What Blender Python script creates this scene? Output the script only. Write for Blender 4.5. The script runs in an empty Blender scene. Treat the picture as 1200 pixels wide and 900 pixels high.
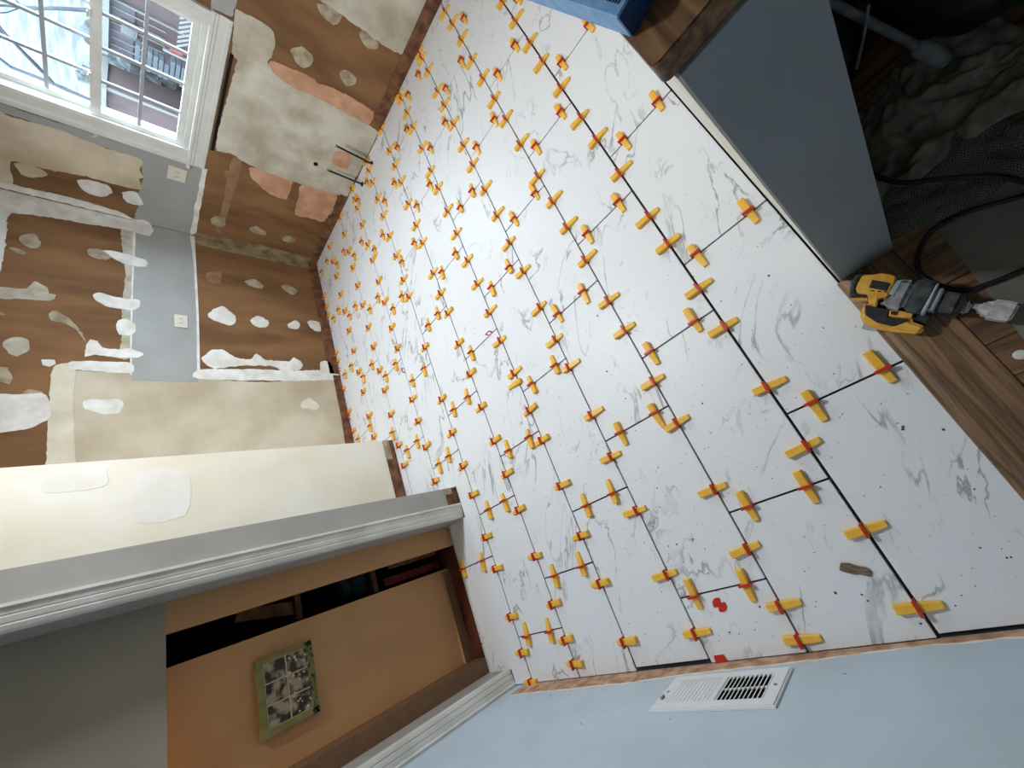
import bpy, bmesh, math, random
from mathutils import Vector, Matrix, noise
random.seed(7)
scene = bpy.context.scene
C = scene.collection

# ---------------------------------------------------------------- camera, world, light, exposure
cam_data = bpy.data.cameras.new('camera')
cam_data.sensor_fit = 'HORIZONTAL'
cam_data.sensor_width = 36.0
cam_data.lens = 466.986 / 1200 * 36.0
cam_data.clip_start = 0.02
camera = bpy.data.objects.new('camera', cam_data)
C.objects.link(camera)
RIGHT = Vector((-0.3442004, -0.6207971, -0.7043699))
DOWN = Vector((-0.8564080, 0.5150798, -0.0354701))
FWD = Vector((0.3848265, 0.5910192, -0.7089463))
m = Matrix((RIGHT, -DOWN, -FWD)).transposed().to_4x4()
m.translation = Vector((-1.06955, -0.24819, 1.46527))
camera.matrix_world = m
scene.camera = camera

SKY = 20.0
world = bpy.data.worlds.new('overcast_sky')
scene.world = world
world.use_nodes = True
bg = world.node_tree.nodes['Background']
bg.inputs['Color'].default_value = (0.76, 0.89, 1.0, 1)
bg.inputs['Strength'].default_value = SKY

def area_light(name, loc, rot, sx, sy, power, color, portal=False, shape='RECTANGLE'):
    l = bpy.data.lights.new(name, 'AREA')
    l.shape = shape
    l.size = sx
    l.size_y = sy
    l.energy = power
    l.color = color
    if portal:
        l.cycles.is_portal = True
    o = bpy.data.objects.new(name, l)
    o.location = loc
    o.rotation_euler = rot
    C.objects.link(o)
    return o
# sampling portal in the window opening (gives off no light of its own)
area_light('window_portal', (2.50, 1.62, 1.60), (0, math.radians(90), 0), 0.95, 0.95, 1, (1, 1, 1), portal=True)

scene.view_settings.view_transform = 'Standard'
scene.view_settings.look = 'None'
scene.view_settings.gamma = 1.0
scene.view_settings.use_curve_mapping = False
scene.view_settings.exposure = 0.12

# ---------------------------------------------------------------- helpers
def s2l(c):
    return c / 12.92 if c <= 0.04045 else ((c + 0.055) / 1.055) ** 2.4
def rgb(r, g, b):
    return (s2l(r / 255), s2l(g / 255), s2l(b / 255), 1)

class MB:
    def __init__(self):
        self.v = []
        self.f = []
    def add(self, vs, fs):
        n = len(self.v)
        self.v += [tuple(p) for p in vs]
        self.f += [tuple(i + n for i in f) for f in fs]
        return self
    def box(self, x0, x1, y0, y1, z0, z1):
        x0, x1 = min(x0, x1), max(x0, x1); y0, y1 = min(y0, y1), max(y0, y1); z0, z1 = min(z0, z1), max(z0, z1)
        return self.add([(x0, y0, z0), (x1, y0, z0), (x1, y1, z0), (x0, y1, z0), (x0, y0, z1), (x1, y0, z1), (x1, y1, z1), (x0, y1, z1)],
                        [(0, 3, 2, 1), (4, 5, 6, 7), (0, 1, 5, 4), (1, 2, 6, 5), (2, 3, 7, 6), (3, 0, 4, 7)])
    def prism(self, poly, a, b, fn):
        """poly in 2D, swept from a to b, fn(u, v, w) -> xyz"""
        n = len(poly)
        vs = [fn(u, v, a) for u, v in poly] + [fn(u, v, b) for u, v in poly]
        fs = [tuple(range(n))[::-1], tuple(range(n, 2 * n))] + [(i, (i + 1) % n, n + (i + 1) % n, n + i) for i in range(n)]
        return self.add(vs, fs)
    def tube(self, pts, r, seg=8, caps=True):
        pts = [Vector(p) for p in pts]
        rs = r if isinstance(r, (list, tuple)) else [r] * len(pts)
        rings = []
        for i, p in enumerate(pts):
            d = (pts[min(i + 1, len(pts) - 1)] - pts[max(i - 1, 0)]).normalized()
            up = Vector((0, 0, 1)) if abs(d.z) < 0.9 else Vector((1, 0, 0))
            a = d.cross(up).normalized()
            b = d.cross(a)
            rings.append([p + (a * math.cos(2 * math.pi * k / seg) + b * math.sin(2 * math.pi * k / seg)) * rs[i] for k in range(seg)])
        vs = [q for rg in rings for q in rg]
        fs = []
        for i in range(len(pts) - 1):
            for k in range(seg):
                k2 = (k + 1) % seg
                fs.append((i * seg + k, i * seg + k2, (i + 1) * seg + k2, (i + 1) * seg + k))
        if caps:
            fs.append(tuple(range(seg))[::-1])
            fs.append(tuple(range((len(pts) - 1) * seg, len(pts) * seg)))
        return self.add(vs, fs)
    def mesh(self, name, mat, bevel=0.0, smooth=False, seg=1):
        me = bpy.data.meshes.new(name)
        bm = bmesh.new()
        vs = [bm.verts.new(p) for p in self.v]
        for f in self.f:
            try:
                bm.faces.new([vs[i] for i in f])
            except ValueError:
                pass
        bmesh.ops.recalc_face_normals(bm, faces=bm.faces)
        if bevel:
            bmesh.ops.bevel(bm, geom=[e for e in bm.edges if e.is_manifold and e.calc_face_angle(0) > 0.5], offset=bevel, segments=seg, affect='EDGES', clamp_overlap=True)
        if smooth:
            for f in bm.faces:
                f.smooth = True
        bm.to_mesh(me)
        bm.free()
        if mat:
            me.materials.append(mat)
        return me
    def build(self, name, mat, parent=None, bevel=0.0, smooth=False, seg=1):
        return put(name, self.mesh(name, mat, bevel, smooth, seg), parent)

def put(name, me, parent=None, loc=None):
    o = bpy.data.objects.new(name, me)
    C.objects.link(o)
    if parent:
        o.parent = parent
    if loc is not None:
        o.location = loc
    return o
def tag(o, label=None, cat=None, group=None, kind=None):
    if label: o['label'] = label
    if cat: o['category'] = cat
    if group: o['group'] = group
    if kind: o['kind'] = kind
    return o
def empty(name, loc=(0, 0, 0), rz=0):
    o = bpy.data.objects.new(name, None)
    o.empty_display_size = 0.05
    o.location = loc
    o.rotation_euler = (0, 0, rz)
    C.objects.link(o)
    return o
def box(*a):
    return MB().box(*a)
XY = lambda u, v, w: (u, v, w)

# ---------------------------------------------------------------- materials
def nodes_of(name):
    mt = bpy.data.materials.new(name)
    mt.use_nodes = True
    nt = mt.node_tree
    return mt, nt, nt.nodes['Principled BSDF']
def mat(name, c1, c2=None, scale=6, rough=0.6, bump=0.0, bscale=60, stretch=(1, 1, 1), spec=0.4, metal=0.0, detail=5, coord='Object', emis=None, lo=0.35, hi=0.65, rnd=False):
    mt, nt, bs = nodes_of(name)
    N = nt.nodes; K = nt.links
    bs.inputs['Roughness'].default_value = rough
    bs.inputs['Specular IOR Level'].default_value = spec
    bs.inputs['Metallic'].default_value = metal
    if c2 is None and not bump:
        bs.inputs['Base Color'].default_value = c1
    tc = N.new('ShaderNodeTexCoord')
    mp = N.new('ShaderNodeMapping')
    mp.inputs['Scale'].default_value = stretch
    K.new(tc.outputs[coord], mp.inputs['Vector'])
    vec = mp.outputs['Vector']
    if rnd:
        oi = N.new('ShaderNodeObjectInfo')
        ad = N.new('ShaderNodeVectorMath'); ad.operation = 'ADD'
        mu = N.new('ShaderNodeMath'); mu.operation = 'MULTIPLY'; mu.inputs[1].default_value = 37.0
        K.new(oi.outputs['Random'], mu.inputs[0])
        K.new(vec, ad.inputs[0]); K.new(mu.outputs[0], ad.inputs[1])
        vec = ad.outputs[0]
    ns = N.new('ShaderNodeTexNoise')
    ns.inputs['Scale'].default_value = scale
    ns.inputs['Detail'].default_value = detail
    K.new(vec, ns.inputs['Vector'])
    cr = N.new('ShaderNodeValToRGB')
    cr.color_ramp.elements[0].position = lo
    cr.color_ramp.elements[1].position = hi
    cr.color_ramp.elements[0].color = c1
    cr.color_ramp.elements[1].color = c2 or c1
    K.new(ns.outputs['Fac'], cr.inputs['Fac'])
    K.new(cr.outputs['Color'], bs.inputs['Base Color'])
    if bump:
        n2 = N.new('ShaderNodeTexNoise'); n2.inputs['Scale'].default_value = bscale; n2.inputs['Detail'].default_value = 4
        K.new(vec, n2.inputs['Vector'])
        bp = N.new('ShaderNodeBump'); bp.inputs['Strength'].default_value = bump; bp.inputs['Distance'].default_value = 0.004
        K.new(n2.outputs['Fac'], bp.inputs['Height'])
        K.new(bp.outputs['Normal'], bs.inputs['Normal'])
    if emis:
        bs.inputs['Emission Color'].default_value = emis[0]
        bs.inputs['Emission Strength'].default_value = emis[1]
    return mt

def marble_material():
    mt, nt, bs = nodes_of('marble_tile')
    N = nt.nodes; K = nt.links
    tc = N.new('ShaderNodeTexCoord'); oi = N.new('ShaderNodeObjectInfo')
    mu = N.new('ShaderNodeMath'); mu.operation = 'MULTIPLY'; mu.inputs[1].default_value = 91.0
    K.new(oi.outputs['Random'], mu.inputs[0])
    ad = N.new('ShaderNodeVectorMath'); ad.operation = 'ADD'
    K.new(tc.outputs['Object'], ad.inputs[0]); K.new(mu.outputs[0], ad.inputs[1])
    m0_ = N.new('ShaderNodeMapping'); m0_.inputs['Rotation'].default_value = (0, 0, 0.42)
    K.new(ad.outputs[0], m0_.inputs['Vector'])
    mp = N.new('ShaderNodeMapping'); mp.inputs['Scale'].default_value = (0.8, 1.9, 1.0)
    K.new(m0_.outputs[0], mp.inputs['Vector'])
    def vein(scale, width, mscale, m0, m1, dist=1.2):
        n = N.new('ShaderNodeTexNoise'); n.inputs['Scale'].default_value = scale; n.inputs['Detail'].default_value = 6; n.inputs['Roughness'].default_value = 0.52; n.inputs['Distortion'].default_value = dist
        K.new(mp.outputs[0], n.inputs['Vector'])
        s = N.new('ShaderNodeMath'); s.operation = 'SUBTRACT'; s.inputs[1].default_value = 0.5
        K.new(n.outputs['Fac'], s.inputs[0])
        a = N.new('ShaderNodeMath'); a.operation = 'ABSOLUTE'; K.new(s.outputs[0], a.inputs[0])
        r = N.new('ShaderNodeMapRange'); r.inputs['From Min'].default_value = 0; r.inputs['From Max'].default_value = width; r.inputs['To Min'].default_value = 1; r.inputs['To Max'].default_value = 0
        r.interpolation_type = 'SMOOTHSTEP'
        K.new(a.outputs[0], r.inputs['Value'])
        q = N.new('ShaderNodeTexNoise'); q.inputs['Scale'].default_value = mscale; q.inputs['Detail'].default_value = 3
        K.new(ad.outputs[0], q.inputs['Vector'])
        g = N.new('ShaderNodeMapRange'); g.inputs['From Min'].default_value = m0; g.inputs['From Max'].default_value = m1
        K.new(q.outputs['Fac'], g.inputs['Value'])
        x = N.new('ShaderNodeMath'); x.operation = 'MULTIPLY'
        K.new(r.outputs[0], x.inputs[0]); K.new(g.outputs[0], x.inputs[1])
        return x.outputs[0]
    v1 = vein(2.0, 0.013, 4.0, 0.46, 0.60, 0.9)
    v2 = vein(4.2, 0.016, 6.0, 0.56, 0.70, 1.2)
    mx = N.new('ShaderNodeMath'); mx.operation = 'MAXIMUM'; K.new(v1, mx.inputs[0])
    h = N.new('ShaderNodeMath'); h.operation = 'MULTIPLY'; h.inputs[1].default_value = 0.6; K.new(v2, h.inputs[0]); K.new(h.outputs[0], mx.inputs[1])
    # fine dust specks of dried mortar
    sp = N.new('ShaderNodeTexNoise'); sp.inputs['Scale'].default_value = 130; sp.inputs['Detail'].default_value = 1; K.new(ad.outputs[0], sp.inputs['Vector'])
    sr = N.new('ShaderNodeMapRange'); sr.inputs['From Min'].default_value = 0.74; sr.inputs['From Max'].default_value = 0.79; K.new(sp.outputs['Fac'], sr.inputs['Value'])
    sm = N.new('ShaderNodeMath'); sm.operation = 'MULTIPLY'; sm.inputs[1].default_value = 0.55; K.new(sr.outputs[0], sm.inputs[0])
    m2 = N.new('ShaderNodeMath'); m2.operation = 'MAXIMUM'; K.new(mx.outputs[0], m2.inputs[0]); K.new(sm.outputs[0], m2.inputs[1])
    mix = N.new('ShaderNodeMix'); mix.data_type = 'RGBA'
    mix.inputs['A'].default_value = (0.80, 0.82, 0.845, 1)
    mix.inputs['B'].default_value = (0.36, 0.375, 0.395, 1)
    K.new(m2.outputs[0], mix.inputs['Factor'])
    K.new(mix.outputs['Result'], bs.inputs['Base Color'])
    bs.inputs['Roughness'].default_value = 0.44
    bs.inputs['Specular IOR Level'].default_value = 0.45
    return mt

def wood_material(name, c1, c2, axis, rough=0.45, scale=9.0, squeeze=14):
    mt, nt, bs = nodes_of(name)
    N = nt.nodes; K = nt.links
    tc = N.new('ShaderNodeTexCoord'); mp = N.new('ShaderNodeMapping')
    sc = [squeeze] * 3; sc[axis] = 1.0
    mp.inputs['Scale'].default_value = sc
    oi = N.new('ShaderNodeObjectInfo'); mu = N.new('ShaderNodeMath'); mu.operation = 'MULTIPLY'; mu.inputs[1].default_value = 53.0
    K.new(oi.outputs['Random'], mu.inputs[0])
    K.new(tc.outputs['Object'], mp.inputs['Vector'])
    ad = N.new('ShaderNodeVectorMath'); ad.operation = 'ADD'; K.new(mp.outputs[0], ad.inputs[0]); K.new(mu.outputs[0], ad.inputs[1])
    n = N.new('ShaderNodeTexNoise'); n.inputs['Scale'].default_value = scale * 0.35; n.inputs['Detail'].default_value = 8; n.inputs['Distortion'].default_value = 1.4
    K.new(ad.outputs[0], n.inputs['Vector'])
    cr = N.new('ShaderNodeValToRGB')
    cr.color_ramp.elements[0].position = 0.36; cr.color_ramp.elements[1].position = 0.62
    cr.color_ramp.elements[0].color = c1; cr.color_ramp.elements[1].color = c2
    K.new(n.outputs['Fac'], cr.inputs['Fac']); K.new(cr.outputs[0], bs.inputs['Base Color'])
    bp = N.new('ShaderNodeBump'); bp.inputs['Strength'].default_value = 0.25; bp.inputs['Distance'].default_value = 0.002
    K.new(n.outputs['Fac'], bp.inputs['Height']); K.new(bp.outputs[0], bs.inputs['Normal'])
    bs.inputs['Roughness'].default_value = rough
    return mt

def glass_material():
    mt = bpy.data.materials.new('window_glass')
    mt.use_nodes = True
    nt = mt.node_tree
    N = nt.nodes; K = nt.links
    N.remove(N['Principled BSDF'])
    t = N.new('ShaderNodeBsdfTransparent'); t.inputs['Color'].default_value = (0.93, 0.97, 1.0, 1)
    g = N.new('ShaderNodeBsdfGlossy'); g.inputs['Roughness'].default_value = 0.02
    x = N.new('ShaderNodeMixShader'); x.inputs[0].default_value = 0.05
    K.new(t.outputs[0], x.inputs[1]); K.new(g.outputs[0], x.inputs[2])
    K.new(x.outputs[0], N['Material Output'].inputs['Surface'])
    return mt

M = {}
M['marble'] = marble_material()
M['mortar'] = mat('dark_mortar', rgb(40, 38, 40), rgb(60, 57, 56), 20, 0.9)
M['kraft'] = mat('brown_drywall_paper', rgb(112, 80, 51), rgb(146, 107, 71), 4.5, 0.85, 0.15, 40, (1.3, 1.3, 0.35))
M['grey_paint'] = mat('pale_grey_wall_paint', rgb(162, 163, 161), rgb(170, 171, 169), 5, 0.6)
M['white_mud'] = mat('white_joint_compound', rgb(222, 219, 211), rgb(244, 243, 239), 14, 0.8, 0.3, 45)
M['cream_skim'] = mat('cream_skim_coat', rgb(192, 176, 148), rgb(222, 210, 186), 4, 0.8, 0.15, 30)
M['cream'] = mat('cream_wall', rgb(186, 171, 145), rgb(214, 203, 182), 3, 0.75, 0.15, 25)
M['cream_light'] = mat('light_cream_wall', rgb(214, 206, 182), rgb(236, 230, 212), 6, 0.75, 0.15, 30)
M['pale_skim'] = mat('pale_skim_coat', rgb(236, 232, 222), rgb(244, 243, 240), 5, 0.7)
M['plaster'] = mat('scuffed_plaster', rgb(176, 168, 148), rgb(214, 209, 194), 5, 0.8, 0.3, 35)
M['peach'] = mat('torn_peach_paper', rgb(190, 140, 108), rgb(212, 168, 136), 9, 0.85)
M['sage'] = mat('thin_grey_compound', rgb(150, 132, 108), rgb(190, 178, 156), 16, 0.85)
M['sage_light'] = mat('thin_pale_compound', rgb(178, 168, 148), rgb(208, 202, 188), 16, 0.85)
M['faint'] = mat('rubbed_paper', rgb(138, 104, 74), rgb(162, 128, 96), 10, 0.85)
M['tan_streak'] = mat('streaked_paper', rgb(142, 98, 64), rgb(172, 124, 86), 14, 0.85, 0, 60, (1, 3, 0.4))
M['olive'] = mat('old_corner_compound', rgb(118, 102, 72), rgb(168, 152, 116), 12, 0.85)
M['white_paint'] = mat('white_trim_paint', rgb(206, 204, 196), rgb(224, 223, 218), 8, 0.4)
M['muntin'] = mat('backlit_shade_muntin', rgb(166, 170, 174), None, 8, 0.4)  # greyer than the sash, backlight shade put into the colour
M['window_vinyl'] = mat('window_frame_paint', rgb(214, 214, 208), rgb(226, 226, 222), 8, 0.4)
M['pantry_paint'] = mat('cream_old_paint', rgb(234, 227, 206), rgb(244, 241, 230), 2.2, 0.6, 0.1, 30)
M['blue_paint'] = mat('pale_blue_grey_paint', rgb(184, 199, 211), rgb(191, 206, 218), 5, 0.6)
M['door_grey'] = mat('grey_door_wall_paint', rgb(168, 166, 162), rgb(178, 176, 172), 5, 0.55)
M['hall_grey'] = mat('dull_grey_paint', rgb(150, 142, 126), rgb(158, 150, 134), 4, 0.6)
M['tan'] = mat('tan_wall_and_warm_light', rgb(188, 142, 95), rgb(198, 150, 102), 4, 0.6)
M['raw_brown'] = mat('raw_brown_board', rgb(92, 58, 40), rgb(138, 96, 70), 18, 0.85, 0.4, 60)
M['raw_pink'] = mat('torn_wall_bottom', rgb(158, 116, 90), rgb(204, 172, 144), 22, 0.9, 0.5, 50)
M['gypsum'] = mat('bare_gypsum_edge', rgb(214, 208, 194), rgb(236, 232, 222), 18, 0.85, 0.4, 60)
M['knee_grey'] = mat('slate_grey_paint', rgb(138, 145, 149), rgb(146, 153, 157), 5, 0.5)
M['oak_x'] = wood_material('oak_board_lengthwise', rgb(84, 64, 44), rgb(142, 110, 78), 0)
M['oak_y'] = wood_material('oak_floor_board', rgb(78, 56, 38), rgb(130, 96, 66), 1)
M['oak_dark'] = wood_material('dark_oak_ledge', rgb(82, 58, 38), rgb(142, 106, 70), 0, 0.45)
M['hall_floor'] = mat('red_brown_floor', rgb(70, 34, 24), rgb(98, 52, 36), 12, 0.5)
M['ceiling'] = mat('white_ceiling', rgb(226, 224, 218), None, 5, 0.8)
M['dining'] = mat('unlit_dark_wall_tone', rgb(52, 54, 58), None, 5, 0.8)  # dark colour stands in for the missing light on these walls
M['yellow'] = mat('yellow_plastic', rgb(244, 184, 58), rgb(250, 200, 84), 40, 0.42)
M['red'] = mat('red_plastic', rgb(196, 44, 24), None, 40, 0.4)
M['black'] = mat('black_plastic', rgb(28, 28, 30), rgb(44, 44, 46), 60, 0.5)
M['rubber'] = mat('dusty_black_rubber', rgb(40, 42, 46), rgb(84, 86, 88), 60, 0.7)
M['tool_yellow'] = mat('dusty_tool_yellow', rgb(208, 150, 46), rgb(232, 178, 76), 60, 0.5)
M['tool_grey'] = mat('dusty_grey_metal', rgb(116, 118, 120), rgb(160, 160, 160), 70, 0.55)
M['tool_silver'] = mat('dusty_silver_metal', rgb(150, 152, 156), rgb(190, 190, 192), 70, 0.45)
M['tool_dust'] = mat('mortar_dusted_steel', rgb(170, 168, 166), rgb(208, 206, 202), 60, 0.8, 0.4, 200)
M['sticker'] = mat('pale_blue_sticker', rgb(150, 164, 178), None, 40, 0.5)
M['vent_white'] = mat('white_enamel', rgb(226, 228, 230), None, 10, 0.35)
M['dark'] = mat('dark_void', rgb(16, 15, 15), None, 10, 0.9)
M['black_iron'] = mat('black_pipe', rgb(22, 21, 22), rgb(40, 36, 34), 50, 0.5)
M['blue_card'] = mat('blue_printed_card', rgb(104, 154, 204), rgb(128, 174, 218), 60, 0.5)
M['blue_dark'] = mat('navy_printed_card', rgb(30, 62, 102), None, 60, 0.5)
M['navy_ink'] = mat('navy_ink', rgb(20, 34, 66), None, 60, 0.5)
M['white_ink'] = mat('white_ink', rgb(220, 228, 236), None, 60, 0.5)
M['red_brown'] = mat('reddish_print', rgb(140, 62, 34), None, 60, 0.5)
M['outlet'] = mat('ivory_plastic', rgb(222, 216, 200), None, 20, 0.4)
M['canvas'] = mat('canvas_cloth', rgb(112, 106, 94), rgb(140, 134, 120), 30, 0.95, 0.4, 400)
M['pad'] = mat('woven_rug_pad', rgb(92, 90, 84), rgb(132, 128, 118), 150, 0.95, 0.8, 300)
def woven(mt):
    nt = mt.node_tree; N = nt.nodes; K = nt.links
    tc = N.new('ShaderNodeTexCoord'); ck = N.new('ShaderNodeTexChecker'); ck.inputs['Scale'].default_value = 330
    ck.inputs['Color1'].default_value = rgb(132, 128, 118); ck.inputs['Color2'].default_value = rgb(40, 39, 37)
    K.new(tc.outputs['Object'], ck.inputs['Vector']); K.new(ck.outputs['Color'], N['Principled BSDF'].inputs['Base Color'])
    return mt
woven(M['pad'])
M['sheet'] = mat('grey_floor_paper', rgb(108, 104, 96), rgb(124, 120, 110), 10, 0.9)
M['bag'] = mat('black_bin_bag', rgb(20, 22, 26), rgb(30, 32, 36), 20, 0.35)
M['pole'] = mat('dusty_grey_pole', rgb(104, 110, 112), rgb(140, 144, 144), 30, 0.7)
M['cord'] = mat('black_cord', rgb(22, 24, 30), None, 30, 0.5)
M['green_frame'] = mat('olive_green_frame', rgb(120, 116, 62), rgb(140, 134, 78), 20, 0.5)
M['cream_bar'] = mat('cream_mullion', rgb(206, 190, 160), None, 20, 0.5)
M['print'] = mat('window_scene_print', rgb(52, 44, 34), rgb(176, 158, 128), 26, 0.5, 0, 60, (1, 1, 1), detail=2, lo=0.42, hi=0.6, rnd=True)
M['leaf'] = mat('dark_leaf_print', rgb(40, 56, 36), rgb(96, 108, 72), 90, 0.6)
M['flower'] = mat('pale_flower_print', rgb(214, 200, 170), None, 60, 0.6)
M['lit_top_tone'] = mat('lit_baseboard_top', rgb(206, 160, 108), None, 20, 0.5)
M['brown_base'] = mat('brown_baseboard_and_jamb_shade', rgb(108, 82, 58), rgb(122, 92, 66), 20, 0.5)
M['cardboard'] = mat('cardboard', rgb(150, 120, 84), rgb(168, 136, 96), 20, 0.85)
M['old_wood'] = mat('old_wood', rgb(104, 66, 42), rgb(140, 96, 64), 20, 0.8)
M['splinter'] = mat('weathered_splinter', rgb(96, 76, 60), rgb(146, 124, 100), 60, 0.9, 0.5, 200, (1, 6, 1))
M['maroon'] = mat('maroon_cloth', rgb(96, 36, 32), rgb(124, 56, 46), 30, 0.9)
M['teal_cloth'] = mat('dark_teal_cloth', rgb(30, 58, 58), rgb(44, 74, 72), 30, 0.9)
M['glass'] = glass_material()
M['lamp_glow'] = mat('lamp_diffuser', rgb(240, 236, 226), None, 10, 0.5, emis=((0.96, 0.985, 1.0, 1), 6.0))
M['bulb'] = mat('warm_bulb', rgb(255, 220, 170), None, 10, 0.5, emis=((1.0, 0.62, 0.28, 1), 30.0))
# outdoors under a bright overcast sky
M['o_pink'] = mat('o_pink_brick', (0.0222, 0.0135, 0.0146, 1), (0.0290, 0.0183, 0.0203, 1), 6, 0.9)
M['o_lilac'] = mat('o_lilac_siding', (0.0203, 0.0194, 0.0251, 1), (0.0270, 0.0261, 0.0329, 1), 5, 0.9)
M['o_white'] = mat('o_white_trim', (0.0580, 0.0629, 0.0629, 1), None, 5, 0.9)
M['o_grey'] = mat('o_grey_timber', (0.0135, 0.0194, 0.0261, 1), (0.0242, 0.0338, 0.0411, 1), 4, 0.9)
M['o_bush'] = mat('o_leafless_hedge', (0.0096, 0.0146, 0.0174, 1), (0.0411, 0.0484, 0.0508, 1), 9, 0.9, detail=8, lo=0.4, hi=0.6)
M['o_hill'] = mat('o_winter_hillside', (0.0146, 0.0203, 0.0270, 1), (0.0411, 0.0474, 0.0532, 1), 2.2, 0.9, detail=10, stretch=(1, 0.5, 2.2), lo=0.4, hi=0.6)
M['o_bark'] = mat('o_tree_bark', (0.0059, 0.0096, 0.0146, 1), (0.0146, 0.0194, 0.0242, 1), 8, 0.9)
M['o_red'] = mat('o_red_banner', (0.0774, 0.0078, 0.0068, 1), None, 5, 0.8)
M['o_ground'] = mat('o_ground', (0.0242, 0.0242, 0.0242, 1), (0.0387, 0.0387, 0.0387, 1), 3, 0.9)
M['o_dark'] = mat('o_dark_pane', (0.0059, 0.0087, 0.0126, 1), None, 5, 0.3)

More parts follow.
